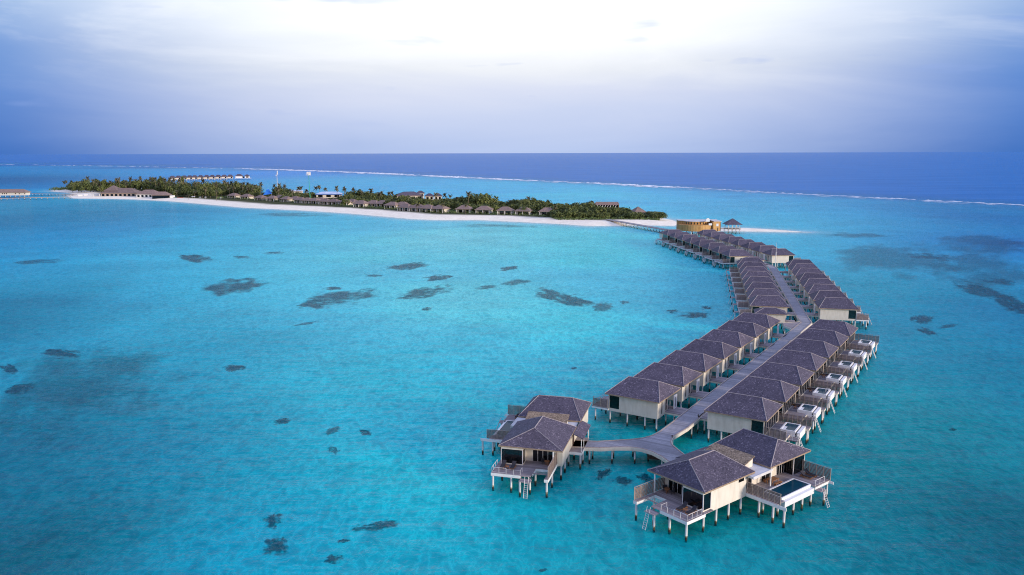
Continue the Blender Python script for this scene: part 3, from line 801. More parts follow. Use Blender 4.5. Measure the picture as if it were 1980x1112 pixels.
for i in range(9):
    w = math.pi + math.pi * (i + 2.3) / 13
    x, y = 8.3 * math.cos(w) - 1.0, 6.3 * math.sin(w) + 2.5
    o = MB(); o.box(-.28, .28, -.05, .05, 7.25, 8.5); o = o.build('clerestory_window', M['tealglass'], t)
    o.location = (x, y, 0); o.rotation_euler = (0, 0, math.atan2(6.2 * math.sin(w), 8.2 * math.cos(w)) + math.pi / 2)
b = MB(); b.box(3.6, 5.9, -6.2, -4.4, 9.26, 11.0); b.box(4.2, 5.4, -6.0, -4.8, 11.0, 11.5); b.build('roof_plant', M['white'], t)
for x0, x1, z0, z1 in ((5.2, 7.3, 6.9, 8.2),):
    b = MB(); b.box(x0, x1, -6.9, -6.6, z0, z1); b.build('sign_panel', M['white'], t)
b = MB(); b.box(10.2, 11.6, -6.88, -6.81, 6.3, 8.0); b.build('window', M['white'], t)
b = MB(); b.box(7.2, 7.9, -6.6, -6.2, 3.2, 5.4); b.box(11.0, 11.5, -6.88, -6.81, 3.2, 5.2); b.build('door', M['door'], t)
b = MB(); b.box(-20, -12.65, 4, 8, 2.7, 3.0); b.build('landing_deck', M['deck'], t)
railing([(-20, 4.1), (-12.8, 4.1)], 3.0, 4.0, t)
for x in (-10, -6, -2, 2, 6, 10, 13):
    for y in (-6.5, 0, 7.5):
        if y < -3 and (x < -7 or x > 12): continue
        stilt(x, y, t, 1, 3.0, .28)

t = thing('gazebo', 'open sided pyramid roofed gazebo on stilts right of the golden building', 'gazebo', (150.0, 541.0, 0))
b = MB(); vs = [(-5.6, -5.6, 5.8), (5.6, -5.6, 5.8), (5.6, 5.6, 5.8), (-5.6, 5.6, 5.8), (0, 0, 9.8)]
b.add(vs, [(0, 1, 4), (1, 2, 4), (2, 3, 4), (3, 0, 4)]); b.cur = 1; b.add(vs[:4], [(3, 2, 1, 0)]); b.build('roof', [M['shingle'], M['fascia']], t)
MB().box(-4.6, 4.6, -4.6, 4.6, 2.6, 2.9).build('deck', M['fencepost'], t)
for x in (-3.9, -1.3, 1.3, 3.9):
    for y in (-3.9, 3.9):
        MB().box(x - .15, x + .15, y - .15, y + .15, 2.9, 5.85).build('post', M['white'], t); stilt(x, y, t, 1, 2.6, .2)
railing([(-4.5, -4.5), (4.5, -4.5), (4.5, 4.5)], 2.9, 3.9, t); railing([(-4.5, -4.5), (-4.5, 4.5)], 2.9, 3.9, t)
MB().box(-12.0, -4.605, -1.0, 1.0, 2.6, 2.9).build('access_bridge', M['fencepost'], t)
railing([(-12.0, -.95), (-4.7, -.95)], 2.9, 3.8, t)
for x in (-11, -8, -5.6): stilt(x, 0, t, 1, 2.6, .16)

def make_pier(name, label, a, b, w, z, step, loc=None, rail=False):
    a = Vector(a[:2]); b = Vector(b[:2]); d = b - a; L = d.length; th = math.atan2(d.x, d.y)
    t = thing(name, label, 'jetty', (a.x, a.y, 0), -th)
    MB().box(-w / 2, w / 2, 0, L, z - .3, z).build('deck', M['walk'], t)
    for x0, x1 in ((-w / 2 - .12, -w / 2 - .004), (w / 2 + .004, w / 2 + .12)): MB().box(x0, x1, 0, L, z - .4, z + .06).build('side_beam', M['fencepost'], t)
    for i in range(int(L / step)):
        for x in (-w / 2 + .3, w / 2 - .3): stilt(x, 1 + i * step, t, 1, z - .3, .2)
    return t
make_pier('jetty', 'low grey jetty running from the beach to the far villas', (75.0, 622), (107.5, 530), 4.2, 2.55, 4.2)
make_pier('jetty', 'pale jetty closer to the beach leading left to the house over the water', at(137, 381, 1.8), at(-30, 384.6, 1.8), 4.0, 2.2, 6.0)
make_pier('jetty', 'thin pale jetty behind the nearer one, ending at the house over the water', at(146, 376.4, 1.8), at(58, 374.7, 1.8), 4.0, 2.2, 6.0)

# ------------------------------------------------------------------ the island
def seg_dist(X, Y, pts):
    """distance from points to an open polyline"""
    best = np.full(X.shape, 1e9)
    for (x0, y0), (x1, y1) in zip(pts, pts[1:]):
        dx, dy = x1 - x0, y1 - y0; L2 = dx * dx + dy * dy + 1e-9
        t_ = np.clip(((X - x0) * dx + (Y - y0) * dy) / L2, 0, 1)
        best = np.minimum(best, np.hypot(X - x0 - t_ * dx, Y - y0 - t_ * dy))
    return best
def inside(X, Y, poly):
    r = np.zeros(X.shape, bool)
    for (x0, y0), (x1, y1) in zip(poly, poly[1:] + poly[:1]):
        c = ((y0 > Y) != (y1 > Y)) & (X < (x1 - x0) * (Y - y0) / (y1 - y0 + 1e-12) + x0)
        r ^= c
    return r
def P2(px, py, z=0): v = at(px, py, z); return (v.x, v.y)
front = [P2(x, y) for x, y in ((142, 383.6), (200, 384.2), (260, 385.6), (330, 389.2), (400, 395.2), (470, 401.5), (540, 404.8), (610, 408.5), (680, 413.2), (740, 418.6), (800, 424), (850, 425.5), (930, 425.6), (1010, 429.5), (1080, 433), (1140, 437.2), (1190, 436.6), (1250, 435.6), (1308, 437))]
tip = [P2(1310, 430), P2(1300, 425.5), P2(1277, 421.5)]
back = [(110, 735), (80, 790), (20, 830), (-60, 850), (-130, 900), (-230, 990), (-330, 1090), (-430, 1190), (-520, 1250), (-620, 1240), P2(112, 366), P2(96, 369.6), P2(125, 372), P2(145, 375.6), P2(128, 378.2)]
ISL = front + tip + back
xs = np.arange(-700, 180, 7.0); ys = np.arange(560, 1290, 7.0)
GX, GY = np.meshgrid(xs, ys)
sd = seg_dist(GX, GY, ISL + ISL[:1]); ins = inside(GX, GY, ISL); sd = np.where(ins, sd, -sd)
gz = np.where(sd > 0, np.minimum(sd * .085, 1.55), np.maximum(sd * .085, -1.75))
fd = seg_dist(GX, GY, front)
green = np.clip((np.minimum(sd, fd) - 27) / 8, 0, 1) * np.clip((140 - (GX + (GY - 640) * .0)) / 20, 0, 1)
gz = gz + np.where(sd > 14, .25 * np.sin(GX * .09) * np.cos(GY * .11) + .2, 0)
nx, ny = len(xs), len(ys)
me = bpy.data.meshes.new('island_ground')
V = np.stack([GX.ravel(), GY.ravel(), gz.ravel()], 1)
F = [(j * nx + i, j * nx + i + 1, (j + 1) * nx + i + 1, (j + 1) * nx + i) for j in range(ny - 1) for i in range(nx - 1)
     if max(sd[j, i], sd[j, i + 1], sd[j + 1, i], sd[j + 1, i + 1]) > -18]
me.from_pydata(V.tolist(), [], F)
at_ = me.attributes.new('soil', 'FLOAT', 'POINT'); at_.data.foreach_set('value', green.ravel().astype(np.float32))
m, nt, out = newmat('beach_sand')
an = N(nt, 'ShaderNodeAttribute', attribute_name='soil')
n1 = noise_tex(nt, worldpos(nt), .12, 5); n2 = noise_tex(nt, worldpos(nt, (1, 1, 1)), .6, 4)
sandc = ramp(nt, n2, [(.3, (.84, .75, .60)), (.6, (.95, .88, .73)), (.8, (.97, .91, .78))])
sandc = mixc(nt, .35, sandc, ramp(nt, n1, [(.35, (.8, .78, .75)), (.65, (1.1, 1.1, 1.08))]), 'MULTIPLY')
soilc = ramp(nt, n1, [(.3, (.03, .042, .014)), (.7, (.075, .08, .03))])
bsdf(nt, out, mixc(nt, an.outputs['Fac'], sandc, soilc), .95, .1)
M['sandmat'] = m
me.materials.append(m); me.polygons.foreach_set('use_smooth', [True] * len(F)); me.validate()
o = bpy.data.objects.new('island_ground', me); COL.objects.link(o); tag(o, 'low sandy island with a pale beach along its front', 'island', kind='structure')

def sheet_of(poly, name, z0, z1, label, step=4.0):
    p = np.array(poly); xs_ = np.arange(p[:, 0].min() - 6, p[:, 0].max() + 6, step); ys_ = np.arange(p[:, 1].min() - 6, p[:, 1].max() + 6, step)
    X, Y = np.meshgrid(xs_, ys_); d = seg_dist(X, Y, poly + poly[:1]); d = np.where(inside(X, Y, poly), d, -d)
    Z = np.clip(d * .09, z0, z1); w = len(xs_)
    mb = MB(); mb.add(np.stack([X.ravel(), Y.ravel(), Z.ravel()], 1).tolist(), [(j * w + i, j * w + i + 1, (j + 1) * w + i + 1, (j + 1) * w + i) for j in range(len(ys_) - 1) for i in range(w - 1)])
    o = mb.build(name, M['sandmat'], None, True); tag(o, label, 'sandbar', kind='structure'); return o
BAR = [P2(1385, 440.5), P2(1440, 440.8), P2(1500, 444.2), P2(1560, 448.8), P2(1500, 448.2), P2(1440, 447.5), P2(1390, 446.5)]
sheet_of(BAR, 'sandbar', -1.7, .35, 'thin pale sandbar reaching right from the golden building', 2.5)

# ------------------------------------------------------------------ island buildings
def gpt(px, dist, z=1.5):
    """ground point seen in photo column px at a given ground distance ahead"""
    y = 556 + 0; d = _fw * FOC + _rt * (px - 990); k = dist / d.y
    return Vector((d.x * k, dist, z))

def make_beach_villa():
    t = thing('beach_villa', 'x', 'beach villa')
    r = MB().hip(-7.4, 7.4, -6.0, 6.0, 3.3, 3.55, 6.7, 5.0).build('roof', [M['thatch'], M['fascia']], t)
    MB().box(-6.3, 6.3, -3.0, 5.2, 0, 3.35).build('wall', M['wall'], t)
    for x0, x1 in ((-4.4, -.9), (1.0, 4.5)):
        g = MB(); g.box(x0, x1, -3.06, -3.003, .2, 2.9); s = g.build('sliding_door', M['glass'], t)
    for x in (-6.3, -.15, 5.9):
        MB().box(x, x + .4, -5.4, -5.0, 0, 3.35).build('porch_post', M['white'], t)
    MB().box(-6.6, 6.6, -5.6, -3.07, -.6, .06).build('porch_deck', M['deck'], t)
    return t
bvp = make_beach_villa()
BV = [(451, 385.5), (464, 384.6), (476, 387.3), (503, 390.0), (526, 391.2), (541, 389.6), (553, 392.8), (571, 392.4), (581, 394.6), (594, 395.6), (608, 396.2), (621, 395.2), (629, 397.6), (645, 398.2), (667, 399.2), (680, 398.6),
      (698, 402.8), (722, 402.4), (739, 402.8), (759, 406.0), (778, 406.0), (785, 410.4), (808, 411.4), (828, 412.4), (851, 413.2), (898, 413.8), (936, 415.2), (977, 417.0), (1013, 418.0), (1059, 419.0)]
ax = Vector((front[13][0] - front[7][0], front[13][1] - front[7][1])); bvrot = math.atan2(ax.y, ax.x)
for i, (px, py) in enumerate(BV):
    p = at(px, py - 2.0, 1.6)
    k = len(BV) - 1 - i
    lab = f'brown roofed beach villa, number {k + 1} along the beach counted from the jetty end'
    lab = {0: 'brown roofed beach villa closest to the jetty end, half hidden by bushes', 1: 'brown roofed beach villa, second from the jetty end, behind a thin palm', 2: 'wide brown roofed beach villa with two dark glass doors, third from the jetty',
           3: 'brown roofed beach villa with a yellow bush beside it, fourth from the jetty', 4: 'brown roofed beach villa with a thin palm before it, fifth from the jetty'}.get(k, f'brown roofed beach villa, {["", "", "", "", "", "sixth", "seventh", "eighth", "ninth", "tenth", "eleventh", "twelfth", "thirteenth", "fourteenth", "fifteenth", "sixteenth", "seventeenth", "eighteenth", "nineteenth", "twentieth", "twenty first", "twenty second", "twenty third", "twenty fourth", "twenty fifth", "twenty sixth", "twenty seventh", "twenty eighth", "twenty ninth", "thirtieth"][k] if k < 30 else "last"} along the beach from the jetty end')
    rot = bvrot * (.9 if px < 880 else .35) + random.uniform(-.08, .08)
    s_ = .92 if px < 690 else 1.0
    place(bvp, i > 0, (p.x, p.y + 4, 1.55), rot, lab, 'brown roofed villas along the beach', (s_, s_, s_))

def big_house(name, label, px, dist, rz, W, D, wall, rise, roofm, wallm, inset, floors=1, z=1.5, doors=4, dx=0, group=None):
    p = gpt(px, dist, z)
    t = thing(name, label, 'building', (p.x, p.y, z), rz, group)
    MB().hip(-W / 2 - 1, W / 2 + 1, -D / 2 - 1, D / 2 + 1, wall, wall + .3, wall + rise, inset).build('roof', [M[roofm], M['fascia']], t)
    MB().box(-W / 2, W / 2, -D / 2, D / 2, -1, wall + .02).build('wall', M[wallm], t)
    for fl in range(floors):
        for i in range(doors):
            x = -W / 2 + W * (i + .5) / doors; z0 = .4 + fl * wall / floors
            g = MB(); g.box(x - W / doors * .28, x + W / doors * .28, -D / 2 - .06, -D / 2 - .003, z0, z0 + wall / floors * .7); g.build('window', M['glass'], t)
    return t
# the big thatched restaurant and its wings
t = big_house('restaurant', 'large brown thatched restaurant with a pointed roof on the far left beach', 252, 1010, .0, 43, 22, 3.9, 6.2, 'thatch', 'fencepost', 11, doors=8)
b = MB(); vs = [(-20, -8, 7.0), (-2, -8, 7.0), (-2, 10, 7.0), (-20, 10, 7.0), (-11, 1, 13.6)]
b.add(vs, [(0, 1, 4), (1, 2, 4), (2, 3, 4), (3, 0, 4)]); b.build('peaked_roof', M['thatch'], t)
MB().box(-33, -23.0, -11, -3, 3.0, 3.4).build('flat_canopy', M['flatroof'], t)
for x in (-32, -24): MB().box(x, x + .5, -10.5, -10, -1, 3.0).build('canopy_post', M['white'], t)
big_house('restaurant_wing', 'brown thatched pavilion joining the right side of the large restaurant', 303, 985, .03, 24, 18, 3.6, 5.4, 'thatch', 'white', 8, doors=5)
t = big_house('bar_pavilion', 'brown thatched bar with an open dark front, right of the restaurant', 326, 962, .05, 18, 12, 3.4, 4.2, 'thatch', 'glass', 5, doors=2)
MB().box(10.5, 14.5, -3, 3, -1, 3.0).build('side_wall', M['white'], t)
# covered furniture and boats in front
p = at(312, 381.6, 1.3)
t = thing('beach_cover', 'long low lilac covers stretched on the sand before the thatched bar', 'cover', (p.x, p.y, 1.2), .0)
for i in range(6): MB().prism([(-16 + i * 6, -2), (-11 + i * 6, -3), (-10.5 + i * 6, 1.5), (-15.5 + i * 6, 2)], 0, .9 - .06 * i).build('cover_sheet', M['cushion'], t)
def dinghy(px, py, lab, mat):
    p = at(px, py, 1.3); t = thing('dinghy', lab, 'boat', (p.x, p.y, 1.3), .1, 'dinghies drawn up on the sand')
    pts = [(-3.6, 0), (-3.2, -1.1), (1.6, -1.2), (3.8, 0), (1.6, 1.2), (-3.2, 1.1)]
    b = MB(); n = 6
    vs = [(x * .8, y * .6, .0) for x, y in pts] + [(x, y, 1.1) for x, y in pts] + [(x * .9, y * .8, 1.1) for x, y in pts] + [(x * .8, y * .6, .45) for x, y in pts]
    fs = [tuple(range(5, -1, -1))] + [(k * 6 + i, k * 6 + (i + 1) % 6, (k + 1) * 6 + (i + 1) % 6, (k + 1) * 6 + i) for k in range(3) for i in range(6)] + [tuple(range(18, 24))]
    b.add(vs, fs); b.build('hull', mat, t)
    for x in (-1.6, .6): MB().box(x, x + .4, -.95, .95, .8, .9).build('thwart', M['teak'], t)
M['teal'] = mottled('teal_paint', (.03, .11, .13), (.05, .15, .17), 1); M['red'] = mottled('red_paint', (.18, .04, .035), (.24, .06, .05), 1)
dinghy(341, 383.6, 'teal hulled dinghy on the sand below the thatched bar', M['teal']); dinghy(348.5, 383.6, 'red hulled dinghy on the sand beside the teal one', M['red'])
# low white terrace wall left of the restaurant
p = at(178, 378.5, 1.5)
t = thing('terrace_wall', 'low white wall along the sand at the left end of the island', 'wall', (p.x, p.y, 1.3), .05)
for i in range(5): MB().box(-17 + i * 7, -12 + i * 7, -.3, .3, -.5, 1.7 + .3 * (i % 2)).build('wall_panel', M['white'], t)

# house over the water on the far left
p = at(24, 381.5, 0)
t = thing('overwater_house', 'long cream house on stilts at the left edge, grey brown roof', 'building', (p.x, p.y, 0), .04)
MB().hip(-20.8, 20.8, -6.6, 6.6, 5.9, 6.4, 10.4, 6).build('roof', [M['thatch'], M['fascia']], t)
MB().box(-19.6, 19.6, -5, 5, 2.6, 6.3).build('wall', M['wall'], t)
for x in (-9.5, -7, -4.5, 6.5, 11.2, 18.0): MB().box(x, x + 1.1, -5.06, -5.003, 4.1, 5.5).build('window', M['door'], t)
b = MB(); vs = [(-27, -8, 6.6), (-14, -8, 6.6), (-14, 6, 6.6), (-27, 6, 6.6), (-20.5, -1, 12.4)]; b.add(vs, [(0, 1, 4), (1, 2, 4), (2, 3, 4), (3, 0, 4), (3, 2, 1, 0)]); b.build('peaked_roof', M['thatch'], t)
for x in (-18, -12, -6, 0, 6, 12, 18):
    for y in (-4.5, 4.5): stilt(x, y, t, 1, 2.6, .3)

# far villas beyond the island, too small for parts
def far_villa():
    b = MB(); b.hip(-6.1, 6.1, -5.9, 5.9, 5.3, 5.7, 9.9, 3.4)
    b.cur = 2; b.box(-5.2, 1.2, -4.9, 4.9, 2.6, 5.65); b.box(-5.2, 5.2, -8.4, 5, 2.3, 2.7); b.box(4.6, 5.2, -5.2, 4.9, 2.7, 5.65)
    b.cur = 3; b.box(1.2, 4.6, -4.7, 4.7, 2.7, 5.65)
    b.cur = 2
    for x in (-4.6, 0, 4.6):
        for y in (-8, -4, 4): b.tube((x, y, -1.6), (x, y, 2.3), .3, n=5, cap=False)
    return b.build('far_villa', [M['shingle'], M['fascia'], M['wall'], M['glass']])
fv = far_villa(); tag(fv, 'x', 'villa')
FV = [334, 345.5, 357, 367.5, 377, 388.5, 400, 411, 422.5, 434, 445.5]
for i, px in enumerate(FV):
    p = at(px, 349.3 - (px - 334) * .0235, 0)
    place(fv, i > 0, (p.x, p.y, 0), .25, f'tiny grey roofed villa on stilts beyond the palms, {ORD[len(FV) - 1 - i]} from its right end', 'far villas on stilts beyond the island')
p = at(469, 346.6, 0)
t = thing('far_suite', 'larger white far villa at the right end of the distant row', 'villa', (p.x, p.y, 0), .1)
MB().hip(-14, 1, -6, 6, 6.4, 6.8, 10.8, 4).build('roof', [M['shingle'], M['fascia']], t); MB().hip(4, 15, -5, 5, 6.2, 6.6, 10.0, 4).build('roof', [M['shingle'], M['fascia']], t)
MB().box(-13, 0, -5.5, 5.5, 2.6, 6.5).build('wall', M['white'], t); MB().box(6, 14, -4, 4, 2.6, 6.3).build('wall', M['white'], t)
MB().box(-14, 18, -9, 5, 2.2, 2.6).build('deck', M['white'], t); MB().box(2, 5, -5.6, -5.2, 2.7, 6).build('sliding_door', M['glass'], t); MB().box(8.5, 13.5, -4.1, -4.003, 3.2, 5.8).build('window', M['door'], t)
for x in (-13, -8, -3, 2, 7, 12, 17): stilt(x, -8, t, 1, 2.2, .35)

# service buildings and towers in the trees
t = big_house('staff_house', 'cream two block building with a bright blue edged roof among the trees', 644, 905, .1, 27, 14, 7.2, 2.6, 'solar', 'wall', 6, 2, 1.5, 3)
MB().hip(-14.7, 14.7, -8.2, 8.2, 6.75, 7.19, 7.2, 6).build('roof_edge', M['bluemetal'], t)
t = big_house('workshop', 'low building with a pale blue roof behind the palms', 575, 985, .05, 22, 10, 6.6, 1.6, 'solar', 'wall', 4, 1, 1.5, 3)
p = gpt(527, 935)
t = thing('blue_tent', 'bright blue tarpaulin tent roof rising between the palms', 'tent', (p.x, p.y, 1.5), .3)
b = MB(); vs = [(-5.2, -4, 4.6), (4.6, -4, 6.2), (5, 4, 6.2), (-5, 4, 4.6), (-.6, 0, 11.2), (1.6, 0, 11.4)]
b.add(vs, [(0, 1, 5, 4), (1, 2, 5), (2, 3, 4, 5), (3, 0, 4)]); b.build('tarpaulin', M['bluemetal'], t)
for x, y, z in ((-5, -3.8, 4.6), (4.4, -3.8, 6.2), (4.8, 3.8, 6.2), (-4.8, 3.8, 4.6)): MB().tube((x, y, -.5), (x, y, z), .12).build('pole', M['metal'], t)
big_house('spa_lodge', 'large grey hip roofed building rising over the middle trees', 795, 860, .25, 27, 18, 7.6, 4.2, 'shingle', 'wall', 9, 2, 1.5, 4)
big_house('lodge', 'small grey hip roofed lodge right behind the large hip roofed one', 817, 905, .1, 8, 8, 7.6, 3.0, 'shingle', 'wall', 3.8, 2, 1.5, 2, group='small lodges among the trees')
big_house('lodge', 'cream lodge with a small peaked roof left of a dark palm', 834, 850, .1, 8.5, 8, 7.3, 3.0, 'shingle', 'wall', 4.0, 2, 1.5, 2, group='small lodges among the trees')
big_house('lodge', 'cream lodge with a small peaked roof right of a dark palm', 850, 850, .1, 7.5, 8, 7.3, 3.1, 'shingle', 'wall', 3.6, 2, 1.5, 2, group='small lodges among the trees')
# long house near the right end
p = gpt(1170, 735)
t = thing('long_house', 'long brown roofed house with a yellow gable above the bushes', 'building', (p.x, p.y, 1.5), -.1)
b = MB(); W = 12; vs = [(-W, -4.5, 5.2), (W - .5, -4.5, 5.2), (W - .5, 4.5, 5.2), (-W, 4.5, 5.2), (-W + 2.5, 0, 7.9), (W - 1.5, 0, 7.9)]
b.add(vs, [(0, 1, 5, 4), (2, 3, 4, 5), (3, 0, 4)]); b.build('roof', M['thatch'], t)
b = MB(); b.add([(W - .7, -4.2, -1), (W - .7, 4.2, -1), (W - .7, 4.2, 5.3), (W - .7, 0, 7.7), (W - .7, -4.2, 5.3), (W - 1.0, -4.2, -1), (W - 1.0, 4.2, -1), (W - 1.0, 4.2, 5.3), (W - 1.0, 0, 7.7), (W - 1.0, -4.2, 5.3)],
    [(0, 1, 2, 3, 4), (9, 8, 7, 6, 5), (0, 4, 9, 5), (1, 6, 7, 2)]); b.build('gable_wall', M['gold'], t)
MB().box(-W + 1, W - 1.05, -3.2, 3.6, -1, 5.2).build('wall', M['glass'], t)
for i in range(8): x = -W + 3 + i * 2.4; b = MB(); b.bar((x, -4.0, 2.9), (x + .9, -4.3, 5.0), .3); b.build('roof_strut', M['white'], t)
MB().box(-W - 5, -W + .9, -3.4, 2, -1, 4.4).build('annex', M['white'], t)
# pyramid pavilion
p = gpt(1230, 660)
t = thing('beach_pavilion', 'pyramid roofed open pavilion among bushes near the jetty', 'pavilion', (p.x, p.y, 1.5), .3)
b = MB(); vs = [(-6.2, -6.2, 3.6), (6.2, -6.2, 3.6), (6.2, 6.2, 3.6), (-6.2, 6.2, 3.6), (0, 0, 8.6)]; b.add(vs, [(0, 1, 4), (1, 2, 4), (2, 3, 4), (3, 0, 4), (3, 2, 1, 0)]); b.build('roof', M['thatch'], t)
for x in (-5, 0, 5):
    for y in (-5, 5): MB().box(x - .25, x + .25, y - .25, y + .25, -.6, 3.65).build('post', M['white'], t)
MB().box(-4.4, 4.4, 1, 4.4, -.6, 3.5).build('back_wall', M['wall'], t)
# antenna masts
p = gpt(546.5, 960)
t = thing('antenna_mast', 'thin grey antenna mast with white panels above the palms', 'antenna', (p.x, p.y, 1))
b = MB()
for k in range(3):
    w = k * 2.094; b.tube((.45 * math.cos(w), .45 * math.sin(w), 0), (.25 * math.cos(w), .25 * math.sin(w), 30.5), .09, n=4)
for i in range(15):
    z = i * 2
    for k in range(3):
        w0 = k * 2.094; w1 = w0 + 2.094; b.tube((.44 * math.cos(w0), .44 * math.sin(w0), z), (.42 * math.cos(w1), .42 * math.sin(w1), z + 2), .05, n=3)
b.build('lattice', M['metal'], t)
for x, z in ((.5, 28.0), (.4, 30.2), (-1.3, 26.6)): MB().box(x, x + .7, -.5, .5, z, z + (2.4 if x > 0 else 1.2)).build('antenna_panel', M['white'], t)
p = gpt(607.5, 880)
t = thing('antenna_mast', 'green antenna pole topped by a white panel cluster', 'antenna', (p.x, p.y, 1))
MB().tube((0, 0, 0), (-.6, 0, 30.0), .38, .26, n=8).build('pole', M['greenpaint'], t)
for k in range(5):
    w = k * 1.2566; b = MB(); x, y = -.6 + 1.8 * math.cos(w), 1.8 * math.sin(w); b.box(x - .35, x + .35, y - .35, y + .35, 29.2, 33.0); b.build('antenna_panel', M['white'], t)
b = MB(); b.tube((-.6, 0, 30), (-.6, 0, 31), 1.7, n=10); b.build('platform', M['white'], t)

# ------------------------------------------------------------------ vegetation
rng = random.Random(11)
def crown_mesh(seed, n, lumps, size):
    r = random.Random(seed); b = MB(); cs = []
    for _ in range(lumps):
        w = r.uniform(0, 6.283); q = math.sqrt(r.random()) * .78
        cs.append((q * math.cos(w), q * math.sin(w), .25 + .55 * r.random() * (1.1 - q), .26 + .2 * r.random()))
    for _ in range(n):
        cx, cy, cz, cr = r.choice(cs)
        d = Vector((r.gauss(0, 1), r.gauss(0, 1), r.gauss(.25, 1))).normalized()
        p = Vector((cx, cy, cz)) + d * cr * r.uniform(.7, 1.08)
        if p.z < .02: p.z = .02 + r.random() * .1
        nn = (d + Vector((r.gauss(0, .5), r.gauss(0, .5), r.gauss(.3, .5)))).normalized()
        s = nn.cross(Vector((r.gauss(0, 1), r.gauss(0, 1), r.gauss(0, 1)))).normalized(); t_ = nn.cross(s)
        k = size * r.uniform(.6, 1.35)
        b.add([tuple(p - s * k), tuple(p - t_ * k * .7), tuple(p + s * k), tuple(p + t_ * k * .7)], [(0, 1, 2, 3)])
    return b
trees = []
for i in range(5):
    t = thing('broadleaf_tree', 'x', 'tree')
    crown_mesh(20 + i, 760, 9 + 2 * i, .095).build('crown', M['leaf'], t)
    b = MB(); b.tube((0, 0, -.35), (.02, 0, .35), .05, .025, n=6)
    for k in range(4):
        w = k * 1.6 + i; b.tube((.01, 0, .1), (.4 * math.cos(w), .4 * math.sin(w), .5), .022, .008, n=4)
    b.build('trunk', M['trunk'], t); trees.append(t)
palms = []
for i in range(4):
    r = random.Random(50 + i); t = thing('palm_tree', 'x', 'palm tree')
    lx, ly = r.uniform(-.9, .9), r.uniform(-.6, .6); hgt = 9.0
    b = MB(); pr_ = None
    for k in range(6):
        z = hgt * k / 5; q = (lx * (k / 5) ** 1.7, ly * (k / 5) ** 1.7, z)
        if pr_: b.tube(pr_, q, .26 - .025 * k, .235 - .025 * k, n=6, cap=False)
        pr_ = q
    b.build('trunk', M['trunk'], t)
    b = MB()
    nf = 20
    for k in range(nf):
        w = 6.283 * k / nf + r.uniform(-.15, .15); el = r.uniform(-.5, 1.15); L = r.uniform(2.6, 3.6); seg = 5
        p = Vector(pr_); d = Vector((math.cos(w) * math.cos(el), math.sin(w) * math.cos(el), math.sin(el)))
        side = Vector((-math.sin(w), math.cos(w), 0)); ring = []
        for s in range(seg + 1):
            wd = .62 * math.sin(math.pi * (.12 + .86 * s / seg)) ** .7
            ring.append((tuple(p - side * wd - Vector((0, 0, wd * .55))), tuple(p), tuple(p + side * wd - Vector((0, 0, wd * .55)))))
            p = p + d * (L / seg); d = (d + Vector((0, 0, -.27))).normalized()
        vs = [v for rr in ring for v in rr]; fs = []
        for s in range(seg):
            a = s * 3; fs += [(a, a + 1, a + 4, a + 3), (a + 1, a + 2, a + 5, a + 4)]
        b.add(vs, fs)
    b.build('crown', M['palmleaf'], t); palms.append(t)

def interp(tab, x):
    for (x0, y0), (x1, y1) in zip(tab, tab[1:]):
        if x <= x1: return y0 + (y1 - y0) * max(0, (x - x0)) / (x1 - x0)
    return tab[-1][1]
TOP = [(140, 350), (165, 351), (190, 345), (230, 351), (300, 347), (350, 343), (390, 346), (420, 349), (440, 352), (480, 354), (500, 358), (514, 354), (517, 377), (537, 377), (541, 359), (560, 362), (575, 372), (612, 373), (616, 379), (640, 385), (674, 379), (680, 370), (720, 371), (755, 376), (800, 380), (830, 385), (860, 384), (890, 382), (905, 381), (925, 377), (945, 378), (960, 388), (980, 390), (1000, 386), (1030, 384), (1045, 386), (1070, 394), (1085, 393), (1100, 396.5), (1120, 393), (1142, 390), (1150, 402), (1195, 402), (1205, 403), (1214, 410), (1240, 413), (1262, 411), (1275, 412)]
FRONT = [(140, 371), (180, 375), (300, 374), (345, 383), (420, 385), (450, 382), (500, 387), (560, 390), (640, 395), (700, 400), (760, 404), (830, 410), (900, 412), (980, 415), (1062, 419), (1075, 424), (1180, 424), (1275, 424.4)]
CLU = [(140, 250, 'dark palm grove at the left end of the island'), (250, 360, 'dark grove behind the big thatched restaurant'), (360, 450, 'grove behind the white beach seats'), (450, 560, 'brownish grove behind the left beach villas'), (560, 700, 'trees around the blue roofed building'),
       (700, 830, 'trees behind the middle beach villas'), (830, 960, 'trees behind the spaced out beach villas'), (960, 1080, 'trees behind the last beach villas'), (1080, 1200, 'dense bushes between the last villa and the jetty'), (1200, 1300, 'bushes around the pyramid roofed pavilion')]
def cluster(px):
    for a, b_, w in CLU:
        if px < b_: return w
    return CLU[-1][2]
used_t = set(); cnt_t = 0
def add_tree(px, dist, h, wid, zb=1.5):
    global cnt_t
    k = rng.randrange(5); p = gpt(px, dist, zb)
    c = cluster(px)
    o = place(trees[k], k in used_t, (p.x, p.y, zb + h * .2), rng.uniform(0, 6.28), f'green bushy tree, one of the {c}', c, (wid, wid, h * .95)); used_t.add(k); cnt_t += 1
used_p = set()
def add_palm(px, dist, h, lab=None, sc=None):
    k = rng.randrange(4); p = gpt(px, dist, 1.4); c = cluster(px)
    s = h / 9.6; ws = sc or (.85 + .25 * s * .6)
    place(palms[k], k in used_p, (p.x, p.y, 1.4), rng.uniform(0, 6.28), lab or f'coconut palm, one of the {c}', c if not lab else 'single palms on the beach', (ws, ws, s)); used_p.add(k)
def gdist(px, py, z=1.5): return at(px, py, z).y
